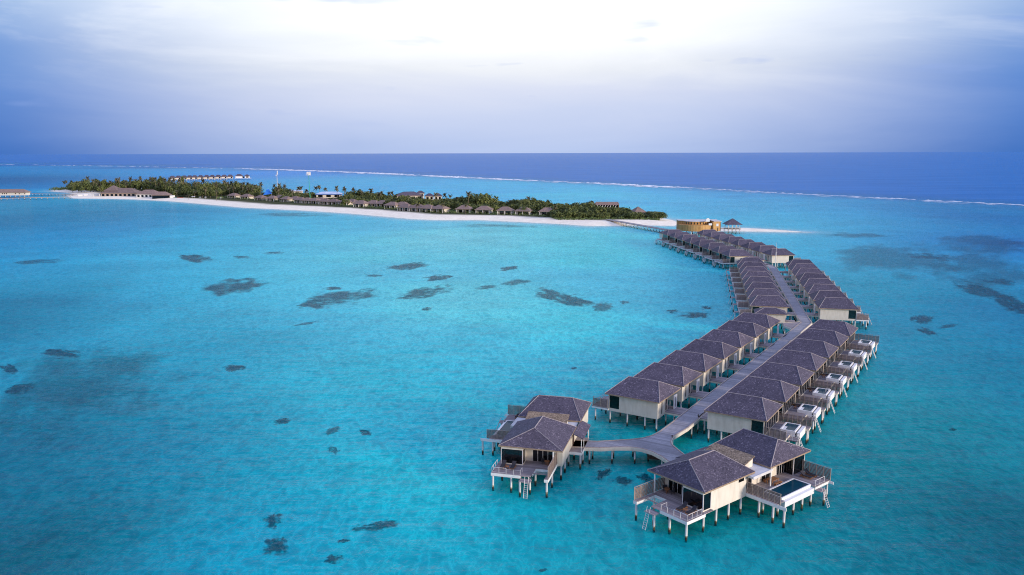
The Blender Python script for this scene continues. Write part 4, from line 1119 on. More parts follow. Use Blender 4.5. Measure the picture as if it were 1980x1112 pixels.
# broadleaf cover
lines = [(0, 12), (1, 34), (2, 60), (3, 92), (4, 125)]
for li, off in lines:
    px = 158.0 if li else 560.0
    while px < 1275:
        d0 = gdist(px, interp(FRONT, px)); d = d0 + off * (1.0 if px < 1080 else .62) + rng.uniform(-8, 8)
        if px > 1210 and off > 60: break
        left = px < 560
        zt = H - (interp(TOP, px) - 297.3) * d / FOC - 1.5
        lim = [5.2, 6.5, 8, 10, 12][li] if not left else [6, 9, 12, 14, 15][li]
        h = max(3.2, min(zt * rng.uniform(.80, .99), lim * rng.uniform(.85, 1.25)))
        if px > 1075: h = max(3.0, min(zt * rng.uniform(.85, 1.0), 7.5 if li < 2 else 9))
        w = rng.uniform(5.0, 7.6) * (1.15 if left else 1.0)
        if abs(px - 936) < 14 and li == 2: h = zt; w = 11
        skip = (li == 0 and px < 1075 and rng.random() < .45) or (150 < px < 350 and li == 0) or (215 < px < 345 and li < 2)
        if li == 4 and 1195 > px > 1142: skip = True
        if not skip: add_tree(px, d, h, w)
        px += w * FOC / d * (1.05 if li else 1.5) * rng.uniform(.8, 1.2) * (1.25 if left else 1.0)
# front row of bushes near the jetty
px = 1068
while px < 1272:
    d = gdist(px, interp(FRONT, px)) + rng.uniform(2, 9)
    add_tree(px, d, rng.uniform(3.4, 5.2), rng.uniform(4.2, 6.0)); px += rng.uniform(7, 11)
# palms
PALMS = [(142, 349), (148, 347.5), (157, 348), (165, 350), (175, 350), (188, 341), (198, 345), (205, 349), (222, 347), (232, 348), (242, 344), (248, 344), (258, 348), (268, 342), (278, 346), (287, 341.5), (297, 346), (307, 343), (316, 343), (325, 344), (334, 344), (343, 343), (352, 345), (361, 347), (369, 350), (379, 352), (391, 352), (397, 351), (406, 347), (420, 357), (431, 353), (445, 348.5), (452, 352), (460, 351), (468, 349), (476, 353), (483, 351.5), (490, 353.5), (498, 355), (505, 356), (514, 353), (541, 356.5), (549, 355), (559, 357), (571, 365), (586, 361.5), (592, 360), (601, 366), (619, 361), (626, 358.5), (637, 363), (659, 361), (673, 362.5), (690, 363.5), (706, 368), (714, 370), (723, 365.5), (738, 372), (744, 370.5), (757, 370.5), (763, 371), (846, 372.5), (863, 375), (875, 376), (886, 381), (907, 372), (912, 376), (1021, 381), (987, 387), (1142, 389)]
for px, ty in PALMS:
    d = gdist(px, interp(FRONT, px)) + rng.uniform(45, 115); zt = H - (ty - 297.3) * d / FOC - 1.4
    add_palm(px, d, max(6.5, zt - .8))
for px, ty in [(372, 366), (388, 368), (355, 367), (470, 369), (575, 366), (300, 352), (410, 362), (455, 360), (490, 362), (545, 364), (440, 362), (480, 358), (463, 360), (500, 361), (548, 362), (322, 352), (260, 353), (210, 354), (180, 356), (160, 356), (240, 356), (345, 354)]:
    d = gdist(px, interp(FRONT, px)) + rng.uniform(14, 60); zt = H - (ty - 297.3) * d / FOC - 1.4
    add_palm(px, d, max(6, zt - .8))
for px, base, hh, lab in [(429.5, 388.3, 11, 'lone palm with a clear trunk on the open beach'), (377, 386, 5.5, 'small bushy palm between the white beach seats'), (858.5, 414, 8.5, 'thin palm beside the sixth beach villa from the jetty'), (902.5, 415.5, 9, 'thin palm before the fifth beach villa from the jetty'), (811, 411.5, 7.5, 'thin brown palm in front of the middle beach villas'), (1072, 420, 9, 'thin palm right of the last beach villa')]:
    add_palm(px, gdist(px, base), hh, lab, .8)
# white beach seats / parasols by the open beach
def make_parasol():
    t = thing('parasol', 'x', 'parasol')
    MB().tube((0, 0, 0), (0, 0, 2.6), .06).build('pole', M['white'], t)
    b = MB(); n = 8; vs = [(1.7 * math.cos(6.283 * i / n), 1.7 * math.sin(6.283 * i / n), 2.2) for i in range(n)] + [(0, 0, 2.8), (0, 0, 2.35)]
    b.add(vs, [(i, (i + 1) % n, n) for i in range(n)] + [((i + 1) % n, i, n + 1) for i in range(n)]); b.build('canopy', M['white'], t)
    return t
pp = make_parasol()
for i, (px, py) in enumerate([(372, 384.2), (375.5, 384.0), (387, 385.0), (397.5, 385.0), (427, 386.6), (195, 377.0), (212, 376.5)]):
    p = at(px, py, 1.6); place(pp, i > 0, (p.x, p.y, 1.5), 0, 'white beach parasol, one of those on the sand near the restaurant', 'white parasols on the beach')
# low scrub along the beach villas: one uncountable mass
b = MB(); r = random.Random(5)
for _ in range(15000):
    px = r.uniform(428, 1272); fy = interp(FRONT, px)
    d = gdist(px, fy) + r.uniform(-8, 5) + (r.uniform(0, 30) if r.random() < .35 else 0)
    if 884 < px < 1064 and r.random() < .5: continue
    g_ = .5 + .5 * math.sin(px * .35) * math.sin(px * .113 + 1)
    p = gpt(px, d, 1.4 + r.random() ** 1.5 * (1.0 + 1.5 * g_))
    nn = Vector((r.gauss(0, .6), r.gauss(-.3, .6), 1)).normalized(); s = nn.cross(Vector((r.gauss(0, 1), r.gauss(0, 1), 0))).normalized(); t_ = nn.cross(s); k = r.uniform(.3, .75)
    b.add([tuple(p - s * k), tuple(p - t_ * k * .7), tuple(p + s * k), tuple(p + t_ * k * .7)], [(0, 1, 2, 3)])
for cx, cy, rr in ((118, 365.6, 7), (112, 364.6, 6), (127, 366, 8), (134, 365.5, 6), (122, 364.2, 6)):
    c = at(cx, cy + 1.5, .8)
    for _ in range(260):
        p = c + Vector((r.gauss(0, rr), r.gauss(0, rr), abs(r.gauss(0, 1.4)))); s = Vector((r.gauss(0, 1), r.gauss(0, 1), r.gauss(0, .5))).normalized(); t_ = s.cross(Vector((r.gauss(0, 1), r.gauss(0, 1), r.gauss(0, 1)))).normalized(); k = r.uniform(.5, 1.0)
        b.add([tuple(p - s * k), tuple(p - t_ * k * .7), tuple(p + s * k), tuple(p + t_ * k * .7)], [(0, 1, 2, 3)])
tag(b.build('beach_scrub', M['scrub']), 'low green scrub along the top of the beach', 'scrub', kind='stuff')

# ------------------------------------------------------------------ sea, sea bed, reefs, surf
REEF = [P2(*q) for q in ((-400, 311.5), (0, 318), (200, 321), (400, 325), (520, 327.2), (640, 331), (760, 336), (880, 341.8), (1000, 347.6), (1100, 352), (1200, 356), (1300, 361.5), (1400, 367), (1500, 373), (1600, 378), (1700, 383), (1800, 388), (1900, 393), (1990, 397.5), (2200, 409), (2600, 432))]
def axis_grid(lo, hi, step, far):
    a = list(np.arange(lo, hi + step, step)); s = step; x = a[-1]
    while x < far: s *= 1.35; x += s; a.append(x)
    s = step; x = a[0]; pre = []
    while x > -far: s *= 1.35; x -= s; pre.append(x)
    return np.array(pre[::-1] + a)
sx = axis_grid(-760, 560, 9.0, 90000); sy = axis_grid(30, 1150, 9.0, 90000); sy = sy[sy > -6000]
SX, SY = np.meshgrid(sx, sy)
shore = np.minimum(seg_dist(SX, SY, ISL + ISL[:1]), seg_dist(SX, SY, BAR + BAR[:1]) * 1.0)
isin = inside(SX, SY, ISL) | inside(SX, SY, BAR)
shore = np.where(isin, 0, shore)
# reef: signed side by comparing with reef line height at x
rx = np.array([p[0] for p in REEF]); ry = np.array([p[1] for p in REEF]); o_ = np.argsort(rx)
reef_y = np.interp(SX, rx[o_], ry[o_])
rd = (SY - reef_y) * np.where(SY > 1100, .8, .75)              # >0 is open ocean
CTRL = [  # photo column, row, clearness of the water there (red, green, blue), lower toward both sides
    (990, 1080, 0.069, 0.864, 0.923), (500, 1050, 0.020, 0.778, 0.895), (60, 1060, 0.020, 0.273, 0.288), (60, 860, 0.020, 0.368, 0.451), (300, 900, 0.020, 0.612, 0.747), (830, 900, 0.049, 1.015, 1.014),
    (1300, 1080, 0.065, 0.734, 0.777), (1700, 1060, 0.020, 0.456, 0.519), (1930, 1000, 0.020, 0.238, 0.300), (700, 760, 0.105, 0.927, 0.959), (350, 700, 0.032, 0.700, 0.805), (60, 600, 0.020, 0.314, 0.420),
    (1150, 650, 0.248, 1.046, 1.058), (900, 575, 0.522, 1.100, 1.100), (600, 520, 0.372, 1.013, 1.019), (300, 560, 0.118, 0.967, 1.100), (1200, 500, 0.306, 1.043, 1.100), (900, 460, 0.672, 1.100, 1.100),
    (500, 440, 0.208, 0.959, 1.027), (200, 450, 0.042, 0.606, 0.848), (40, 420, 0.023, 0.485, 0.645), (1100, 450, 0.419, 1.100, 1.100), (1800, 800, 0.020, 0.603, 0.608), (1900, 700, 0.020, 0.530, 0.620),
    (1700, 560, 0.038, 0.740, 0.768), (1600, 470, 0.272, 0.943, 0.981), (1800, 480, 0.099, 0.586, 0.842), (1950, 470, 0.025, 0.288, 0.705), (1950, 610, 0.043, 0.367, 0.577), (1700, 420, 0.172, 0.773, 0.955),
    (1200, 380, 0.297, 0.995, 1.100), (1500, 395, 0.290, 0.845, 0.954), (900, 360, 0.186, 0.811, 1.017), (700, 350, 0.145, 0.780, 0.955), (300, 338, 0.050, 0.959, 1.100), (80, 345, 0.020, 0.160, 0.395),
    (60, 400, 0.046, 0.682, 0.826), (1900, 420, 0.072, 0.274, 0.634), (1100, 1000, 0.034, 0.651, 0.687), (1600, 432, 0.283, 0.976, 1.011), (1400, 378, 0.099, 0.637, 0.928), (1780, 405, 0.087, 0.603, 0.814),
    (1050, 358, 0.090, 0.859, 1.043), (450, 336, 0.020, 0.501, 1.028), (1560, 1010, 0.020, 0.582, 0.606), (1690, 880, 0.020, 0.542, 0.539), (1240, 905, 0.040, 0.700, 0.680), (1330, 838, 0.040, 0.640, 0.640),
    ]
cp = [(P2(q[0], q[1]), q[2:]) for q in CTRL]
num_r = np.zeros(SX.shape); num_g = np.zeros(SX.shape); num_b = np.zeros(SX.shape); den = np.zeros(SX.shape)
dcam = np.hypot(SX, SY) + 60
for (cx, cy), (r_, g_, bl) in cp:
    s0 = math.hypot(cx, cy)
    w = 1.0 / (((SX - cx) ** 2 + ((SY - cy) * .6) ** 2) / (s0 * s0) + .014) ** 1.6
    num_r += w * r_; num_g += w * g_; num_b += w * bl; den += w
tr, tg, tb = num_r / den, num_g / den, num_b / den
nz = np.array([noise.fractal(Vector((x * .006, y * .010, 3.1)), .8, 2.0, 4) if abs(x) < 1400 and y < 1800 else 0 for x, y in zip(SX.ravel(), SY.ravel())]).reshape(SX.shape)
flat_ = np.clip(1 - np.abs(rd + 120) / 200, 0, 1)
tg = tg + nz * .05; tb = tb + nz * .04
right = np.clip((SX - 150) / 120, 0, 1) * np.clip((700 - SY) / 150, 0, 1)
tg = tg - np.clip(nz, 0, 1) * .22 * right; tb = tb - np.clip(nz, 0, 1) * .2 * right
# shallows by the shore
k = np.exp(-np.maximum(shore - 1.0, 0) / 16.0)
tr = tr + (.86 - tr) * k ** 1.7
tg = tg + (.93 - tg) * k * .9; tb = tb + (.97 - tb) * k * .9
deep = np.clip((rd + 150) / 330, 0, 1); deep = deep * deep * (3 - 2 * deep)
deep = np.maximum(deep, np.clip((np.hypot(SX, np.minimum(SY, 0)) - 2500) / 1500, 0, 1) * (SY < 300))
me = bpy.data.meshes.new('sea')
w_ = len(sx); Fq = [(j * w_ + i, j * w_ + i + 1, (j + 1) * w_ + i + 1, (j + 1) * w_ + i) for j in range(len(sy) - 1) for i in range(w_ - 1)]
me.from_pydata(np.stack([SX.ravel(), SY.ravel(), np.zeros(SX.size)], 1).tolist(), [], Fq)
ca = me.attributes.new('clear', 'FLOAT_COLOR', 'POINT')
ca.data.foreach_set('color', np.clip(np.stack([tr, tg, tb, np.ones_like(tr)], -1), 0, 1).ravel().astype(np.float32))
fa = me.attributes.new('deep', 'FLOAT', 'POINT'); fa.data.foreach_set('value', deep.ravel().astype(np.float32))
m, nt, out = newmat('sea_water')
ac = N(nt, 'ShaderNodeAttribute', attribute_name='clear'); ad = N(nt, 'ShaderNodeAttribute', attribute_name='deep')
# ripples: short chop, wind waves and slow swell, all in world metres
w1 = noise_tex(nt, worldpos(nt, (1.35, .75, 1), (0, 0, R(-38))), .42, 3.5, .68, .8)
w2 = noise_tex(nt, worldpos(nt, (1.0, 2.4, 1), (0, 0, R(20))), .13, 4, .6, .2)
w3 = noise_tex(nt, worldpos(nt, (1.0, 3.2, 1), (0, 0, R(-8))), .03, 4, .6)
s1 = N(nt, 'ShaderNodeMath', operation='MULTIPLY_ADD'); nt.links.new(w2, s1.inputs[0]); s1.inputs[1].default_value = .9; nt.links.new(w1, s1.inputs[2])
s2 = N(nt, 'ShaderNodeMath', operation='MULTIPLY_ADD'); nt.links.new(w3, s2.inputs[0]); s2.inputs[1].default_value = 2.5; nt.links.new(s1.outputs[0], s2.inputs[2])
bp = N(nt, 'ShaderNodeBump'); bp.inputs['Strength'].default_value = .85; bp.inputs['Distance'].default_value = .8; nt.links.new(s2.outputs[0], bp.inputs['Height'])
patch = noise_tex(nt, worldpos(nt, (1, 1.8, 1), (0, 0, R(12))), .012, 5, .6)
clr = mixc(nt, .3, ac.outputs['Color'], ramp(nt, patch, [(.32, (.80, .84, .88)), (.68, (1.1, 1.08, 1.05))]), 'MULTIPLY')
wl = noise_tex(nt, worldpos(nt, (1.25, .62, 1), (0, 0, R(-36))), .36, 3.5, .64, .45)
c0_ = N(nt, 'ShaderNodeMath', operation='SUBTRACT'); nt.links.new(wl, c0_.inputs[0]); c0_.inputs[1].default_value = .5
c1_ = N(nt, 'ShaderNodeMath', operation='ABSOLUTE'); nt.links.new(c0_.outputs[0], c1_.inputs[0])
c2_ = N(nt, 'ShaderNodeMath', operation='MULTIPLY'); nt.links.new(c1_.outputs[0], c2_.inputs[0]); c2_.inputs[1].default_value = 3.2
ripple_light = c2_.outputs[0]
clr = mixc(nt, 1.0, clr, ramp(nt, ripple_light, [(0, (1.5, 1.22, 1.16)), (.10, (1.1, 1.05, 1.04)), (.30, (.92, .965, .97)), (.62, (.74, .87, .90))]), 'MULTIPLY')  # bright ripple lines and dimmer gaps: light on waves painted into the tint
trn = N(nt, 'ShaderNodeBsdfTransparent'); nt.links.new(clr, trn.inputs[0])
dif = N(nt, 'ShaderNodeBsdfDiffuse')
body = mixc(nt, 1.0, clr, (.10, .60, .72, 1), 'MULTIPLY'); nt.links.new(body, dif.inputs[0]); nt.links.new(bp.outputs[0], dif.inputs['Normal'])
dd = N(nt, 'ShaderNodeBsdfDiffuse'); dn_ = noise_tex(nt, worldpos(nt, (.35, 1.6, 1), (0, 0, R(-6))), .012, 5, .65); nt.links.new(ramp(nt, dn_, [(.3, (.020, .145, .40)), (.7, (.035, .195, .52))]), dd.inputs[0]); nt.links.new(bp.outputs[0], dd.inputs['Normal'])
mx1 = N(nt, 'ShaderNodeMixShader'); mx1.inputs[0].default_value = .14; nt.links.new(trn.outputs[0], mx1.inputs[1]); nt.links.new(dif.outputs[0], mx1.inputs[2])
mx2 = N(nt, 'ShaderNodeMixShader'); nt.links.new(ad.outputs['Fac'], mx2.inputs[0]); nt.links.new(mx1.outputs[0], mx2.inputs[1]); nt.links.new(dd.outputs[0], mx2.inputs[2])
gl = N(nt, 'ShaderNodeBsdfGlossy'); gl.inputs['Roughness'].default_value = .12; nt.links.new(bp.outputs[0], gl.inputs['Normal']); gl.inputs[0].default_value = (1, 1, 1, 1)
fr = N(nt, 'ShaderNodeFresnel'); fr.inputs[0].default_value = 1.20; nt.links.new(bp.outputs[0], fr.inputs['Normal'])
frm = N(nt, 'ShaderNodeMath', operation='MULTIPLY'); nt.links.new(fr.outputs[0], frm.inputs[0]); frm.inputs[1].default_value = .38
dk = N(nt, 'ShaderNodeMath', operation='MULTIPLY_ADD'); nt.links.new(ad.outputs['Fac'], dk.inputs[0]); dk.inputs[1].default_value = -.25; dk.inputs[2].default_value = 1.0
fr2 = N(nt, 'ShaderNodeMath', operation='MULTIPLY'); nt.links.new(frm.outputs[0], fr2.inputs[0]); nt.links.new(dk.outputs[0], fr2.inputs[1])
mx3 = N(nt, 'ShaderNodeMixShader'); nt.links.new(fr2.outputs[0], mx3.inputs[0]); nt.links.new(mx2.outputs[0], mx3.inputs[1]); nt.links.new(gl.outputs[0], mx3.inputs[2])
nt.links.new(mx3.outputs[0], out.inputs[0])
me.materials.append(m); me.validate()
o = bpy.data.objects.new('sea', me); COL.objects.link(o); tag(o, 'turquoise lagoon turning to deep blue ocean past the reef', 'sea', kind='structure')
# sea bed
b = MB(); b.add([(-12000, -1500, -.30), (6000, -1500, -.30), (6000, 9000, -.30), (-12000, 9000, -.30)], [(0, 1, 2, 3)])
m, nt, out = newmat('seabed_sand')
f1 = noise_tex(nt, worldpos(nt), .035, 5, .6); f2 = noise_tex(nt, worldpos(nt), .3, 3)
c = ramp(nt, f1, [(.3, (.70, .71, .66)), (.6, (.84, .84, .78)), (.8, (.88, .88, .82))])
c = mixc(nt, .3, c, ramp(nt, f2, [(.3, (.85, .85, .85)), (.7, (1.1, 1.1, 1.1))]), 'MULTIPLY')
bsdf(nt, out, c, 1, 0)
tag(b.build('seabed', m), 'pale sandy sea bed under the lagoon', 'sea bed', kind='structure')
# coral heads
def coral_mat(name, dens):
    m, nt, out = newmat(name)
    f1 = noise_tex(nt, worldpos(nt), .8, 4, .65); f2 = noise_tex(nt, worldpos(nt), 3.0, 3)
    c = ramp(nt, f1, [(.3, (.008, .024, .034)), (.58, (.022, .055, .078)), (.8, (.09, .14, .15))])
    p = bsdf(nt, out, c, .95, .1, f2, .6, .2)
    ac = N(nt, 'ShaderNodeAttribute', attribute_name='cover')
    g1 = noise_tex(nt, worldpos(nt, (.45, 1.3, 1), (0, 0, R(-8))), .55, 5, .72)
    a = N(nt, 'ShaderNodeMath', operation='MULTIPLY_ADD'); nt.links.new(g1, a.inputs[0]); a.inputs[1].default_value = 2.2
    nt.links.new(ac.outputs['Fac'], a.inputs[2])
    mr = N(nt, 'ShaderNodeMapRange', interpolation_type='SMOOTHSTEP'); nt.links.new(a.outputs[0], mr.inputs[0])
    mr.inputs[1].default_value = .85 if dens > .5 else .45; mr.inputs[2].default_value = 2.0 if dens > .5 else 2.2; mr.inputs[4].default_value = dens
    tr_ = N(nt, 'ShaderNodeBsdfTransparent'); mx = N(nt, 'ShaderNodeMixShader')
    nt.links.new(mr.outputs[0], mx.inputs[0]); nt.links.new(tr_.outputs[0], mx.inputs[1]); nt.links.new(p.outputs[0], mx.inputs[2]); nt.links.new(mx.outputs[0], out.inputs[0])
    return m
M['coral'] = coral_mat('coral', .82); M['coral_thin'] = coral_mat('sparse_coral', .60); M['seagrass'] = coral_mat('sea_grass', .40)
def coral(px, py, hw, hh, slant, seed, label, rag=.9, thin=0, cat='coral patch', grp='dark coral patches under the lagoon'):
    z = -.296; c0 = at(px, py, z); A = at(px + hw, py - slant, z) - c0; B = at(px, py - hh, z) - c0
    n = 40; b = MB(); idx = {}; cov = []
    def mask(u, v):
        p = Vector((u * 1.7, v * 1.7, seed * 7.1)); q = Vector((u * 5.5, v * 4.0, seed * 3.3))
        return 1 - (u * u + v * v) + rag * (noise.noise(p) * .95 + noise.noise(q) * .6)
    g = [[mask(-1.5 + 3 * i / n, -1.5 + 3 * j / n) for i in range(n + 1)] for j in range(n + 1)]
    hsc = min(.20, .06 + A.length * .03)
    def vid(i, j):
        if (i, j) not in idx:
            u, v = -1.5 + 3 * i / n, -1.5 + 3 * j / n; mk = g[j][i]
            p = c0 + A * u + B * v
            hgt = max(0, min(mk * 1.2 - .1, 1)) * hsc * (.6 + .5 * noise.noise(Vector((p.x * .8, p.y * .8, seed))))
            idx[(i, j)] = len(b.v); b.v.append((p.x, p.y, z + .004 + max(0, hgt))); cov.append(max(-.6, min(mk * 1.15 - .25, .95)))
        return idx[(i, j)]
    for j in range(n):
        for i in range(n):
            mm = max(g[j][i], g[j][i + 1], g[j + 1][i], g[j + 1][i + 1])
            if mm > -.05: b.f.append((vid(i, j), vid(i + 1, j), vid(i + 1, j + 1), vid(i, j + 1))); b.mi.append(0)
    if b.f:
        o = b.build('coral_patch' if cat == 'coral patch' else 'seagrass_bed', M[('coral', 'coral_thin', 'seagrass')[thin]], None, True); tag(o, label, cat, grp)
        at2 = o.data.attributes.new('cover', 'FLOAT', 'POINT'); at2.data.foreach_set('value', np.array(cov, np.float32))
CORAL = [
 (665, 573, 66, 14, 9, 'largest dark coral patch in the middle of the lagoon'), (612, 587, 34, 10, 2, 'dark coral tongue at the left end of the largest patch'), (822, 565, 54, 10, 9, 'long slanting dark coral patch right of the largest one'), (643, 558, 21, 4, 1, 'small flat coral patch just above the largest one'),
 (450, 553, 62, 15, 3, 'wide ragged coral patch left of the largest one'), (378, 499, 34, 8, -2, 'dark oval coral patch in the far left lagoon'), (790, 515, 45, 7, 4, 'upper wavy coral patch in the middle of the lagoon'), (847, 537, 29, 6, 2, 'short coral patch under the upper wavy one'),
 (722, 533, 18, 3, 0, 'faint thin coral patch left of the upper wavy one'), (826, 598, 10, 4, 0, 'tiny round coral patch below the long slanting one'), (592, 626, 26, 3, 4, 'two thin dark coral streaks below the largest patch'), (986, 519, 24, 4, 2, 'small flat coral patch farthest to the upper centre'),
 (1000, 546, 30, 6, 3, 'thin coral patch left of the broad dark one near the villas'), (940, 555, 26, 4, 3, 'broken coral streak trailing left of the thin patch'), (1072, 570, 44, 11, -7, 'broad dark coral patch in the right half of the lagoon'), (1110, 583, 44, 9, -6, 'grey coral patch joined below the broad dark one'), (1165, 594, 26, 9, 0, 'scattered coral heads right of the broad dark patch'),
 (1345, 609, 34, 7, 0, 'low coral mound beside the middle row of villas'), (1300, 602, 12, 4, 0, 'small coral patch left of the low mound by the villas'), (1367, 595, 12, 4, 0, 'small coral patch above the low mound by the villas'), (1208, 585, 10, 4, 0, 'lone coral head between the scattered heads and the villas'),
 (1900, 562, 66, 12, -14, 'long dark reef slab at the right edge of the photo'), (1955, 588, 44, 16, -14, 'thick end of the dark reef slab at the right edge'), (1785, 617, 24, 9, 0, 'upper coral patch right of the plunge pools'), (1792, 641, 22, 7, -5, 'lower coral patch right of the plunge pools'), (1832, 631, 18, 3, 2, 'thin coral streak right of the plunge pool patches'),
 (1935, 545, 40, 6, -4, 'thin coral streaks above the dark reef slab'), (1800, 497, 44, 7, -3, 'faint coral bank far right of the villas'),
 (452, 712, 23, 7, 2, 'lone dark oval coral head left of centre'), (546, 815, 19, 7, 2, 'round coral head below and right of the lone oval'), (642, 833, 17, 8, 6, 'faint curved coral patch in the near lagoon'), (705, 836, 14, 6, -3, 'small dark coral pair left of the left suite'), (645, 871, 12, 8, -3, 'faint broken coral bits below the curved patch'),
 (118, 684, 44, 8, -2, 'dark ragged coral patch near the left edge'), (38, 752, 30, 9, 6, 'dark coral patch at the very left edge'), (18, 714, 22, 9, -4, 'torn coral fringe touching the left edge'), (528, 1006, 20, 15, 2, 'upper of the two dark coral heads near the bottom edge'), (535, 1055, 29, 21, 2, 'lower larger coral head near the bottom edge'),
 (645, 1082, 21, 9, 2, 'dark coral head on the bottom edge'), (738, 1016, 40, 10, 6, 'row of small ragged coral heads near the bottom'), (695, 1021, 18, 7, 3, 'sparse coral bits left of the ragged row'), (665, 1046, 13, 4, 1, 'tiny coral bit above the dark head on the bottom edge'), (1050, 1103, 12, 4, 2, 'small coral bit at the bottom centre edge'),
 (1165, 916, 16, 10, 4, 'crescent coral patch below the curved walkway'), (1206, 930, 18, 9, 1, 'star shaped coral patch between the two big suites'), (1248, 925, 20, 8, -5, 'dark coral patch partly behind the right suite'), (1842, 831, 9, 3, 0, 'tiny dark coral dot right of the plunge pool row'), (1110, 712, 8, 2.5, 1, 'tiny coral dot left of the first lagoon villa'),
 (72, 506, 58, 4, 3, 'long thin coral streak at the far left'), (530, 489, 22, 2.5, 1, 'thin faint coral streak in the far lagoon'), (468, 497, 18, 3, 0, 'faint coral streak right of the dark oval')]
for i, (x, y, hw, hh, sl, lab) in enumerate(CORAL): coral(x, y, hw, hh, sl, i + 1, lab, thin=int('faint' in lab or 'sparse' in lab or 'scattered' in lab or 'thin' in lab or 'broken' in lab))
for i, (x, y, hw, hh, sl, lab) in enumerate([(150, 735, 170, 62, 22, 'broad dim sea grass bed near the left edge'), (1720, 498, 130, 24, -4, 'broad dim sea grass bed between the villas and the right edge'), (1900, 520, 110, 26, -8, 'dim sea grass bed above the dark reef slab'),
      (1900, 470, 120, 16, -3, 'far dim sea grass bed at the right edge'), (1660, 455, 60, 5, 0, 'thin dim sea grass streak near the sandbar'), (560, 415, 70, 3, -1, 'thin dim sea grass streak along the beach, left'), (960, 437, 70, 3, -1, 'thin dim sea grass streak along the beach, right')]):
    coral(x, y, hw, hh, sl, 80 + i, lab, 1.1, 2, 'sea grass', 'dim sea grass beds')
# surf on the outer reef
b = MB(); r = random.Random(9); uc = [0, 1, 2]
m, nt, out = newmat('foam'); f1 = noise_tex(nt, worldpos(nt), .2, 4); bsdf(nt, out, ramp(nt, f1, [(.3, (.70, .74, .80)), (.7, (.92, .93, .95))]), .9, .1); M['foam'] = m
for (x0, y0), (x1, y1) in zip(REEF[1:], REEF[2:]):
    L = math.hypot(x1 - x0, y1 - y0); d = Vector(((x1 - x0) / L, (y1 - y0) / L, 0)); nn = Vector((-d.y, d.x, 0)); s = 0
    while s < L:
        px_ = x0 + d.x * s; py_ = y0 + d.y * s; dist = py_
        big = dist / 1600
        ph = noise.noise(Vector((px_ * .006, py_ * .006, 1.7)))
        dn = .95 if dist < 2900 else .35 + .5 * ph
        if 1150 < dist < 2700: dn = 1.1 + .6 * ph
        thin = dist < 1250 or dist > 2900
        for q in range(5):
            if r.random() < dn * (1.0 if q == 0 else (.12 if thin else .5)):
                ln = r.uniform(10, 40) * max(big, .8); wd = r.uniform(2, 7) * max(big, .9) * (.45 if thin else 2.0 + 1.2 * ph)
                o0 = r.gauss(0, 1.2 if thin else 3.0) + q * r.uniform(-11, -2) * max(big, .8)
                c = Vector((px_, py_, 0)) + nn * o0; k = 9; ring = []
                for i in range(k):
                    w = 6.283 * i / k; ring.append(c + d * (ln * .5 * math.cos(w) * r.uniform(.7, 1.1)) + nn * (wd * .5 * math.sin(w) * r.uniform(.5, 1.2)) + Vector((0, 0, .05)))
                top = c + Vector((0, 0, r.uniform(.3, 1.3) if q == 0 else .25))
                b.add([tuple(v) for v in ring] + [tuple(top)], [(i, (i + 1) % k, k) for i in range(k)])
        s += r.uniform(7, 16) * max(big, .8)
tag(b.build('surf_foam', M['foam']), 'white surf breaking along the outer reef', 'surf', kind='stuff')

# ------------------------------------------------------------------ sky, sun, camera
SUN_AZ, SUN_EL = math.atan2(.82, -.57), R(11)
wd = bpy.data.worlds.new('World'); scene.world = wd; wd.use_nodes = True
nt = wd.node_tree; nt.nodes.clear()
outw = nt.nodes.new('ShaderNodeOutputWorld'); bg = nt.nodes.new('ShaderNodeBackground'); nt.links.new(bg.outputs[0], outw.inputs[0])
sky = nt.nodes.new('ShaderNodeTexSky'); sky.sky_type = 'NISHITA'; sky.sun_disc = False
sky.sun_elevation = SUN_EL; sky.sun_rotation = SUN_AZ; sky.air_density = 1.2; sky.dust_density = 1.5
tc = nt.nodes.new('ShaderNodeTexCoord'); nrm = N(nt, 'ShaderNodeVectorMath', operation='NORMALIZE'); nt.links.new(tc.outputs['Generated'], nrm.inputs[0])
sp = N(nt, 'ShaderNodeSeparateXYZ'); nt.links.new(nrm.outputs[0], sp.inputs[0])
def mth(op, a, b=None, c=None):
    n = N(nt, 'ShaderNodeMath', operation=op)
    for i, x in enumerate((a, b, c)):
        if x is None: continue
        if hasattr(x, 'links'): nt.links.new(x, n.inputs[i])
        else: n.inputs[i].default_value = x
    return n.outputs[0]
hx = mth('POWER', mth('ADD', mth('MULTIPLY', sp.outputs[0], sp.outputs[0]), mth('MULTIPLY', sp.outputs[1], sp.outputs[1])), .5)
caz = mth('DIVIDE', sp.outputs[1], mth('MAXIMUM', hx, .001))       # 1 straight over the lagoon, -1 behind
el = mth('MAXIMUM', sp.outputs[2], 0.0)
# soft cloud streaks bend the elevation so that the bands are not straight
mp = N(nt, 'ShaderNodeMapping'); mp.inputs['Scale'].default_value = (1.6, 1.6, 9.0); nt.links.new(nrm.outputs[0], mp.inputs[0])
cl = noise_tex(nt, mp.outputs[0], 1.5, 5, .55, .4)
mp2 = N(nt, 'ShaderNodeMapping'); mp2.inputs['Scale'].default_value = (1.0, 1.0, 5.0); mp2.inputs['Rotation'].default_value = (0, R(10), 0); nt.links.new(nrm.outputs[0], mp2.inputs[0])
cl2 = noise_tex(nt, mp2.outputs[0], 2.6, 6, .6, .6)
elw = mth('MAXIMUM', mth('ADD', el, mth('MULTIPLY', mth('SUBTRACT', cl, .5), .07)), 0.0)
el2 = mth('MULTIPLY', elw, 1.0)
def rampel(stops):
    n = nt.nodes.new('ShaderNodeValToRGB'); e = n.color_ramp.elements
    while len(e) < len(stops): e.new(.5)
    for x, (p_, c_) in zip(e, stops): x.position = p_; x.color = c_
    nt.links.new(el2, n.inputs[0]); return n.outputs[0]
EXPO = .25
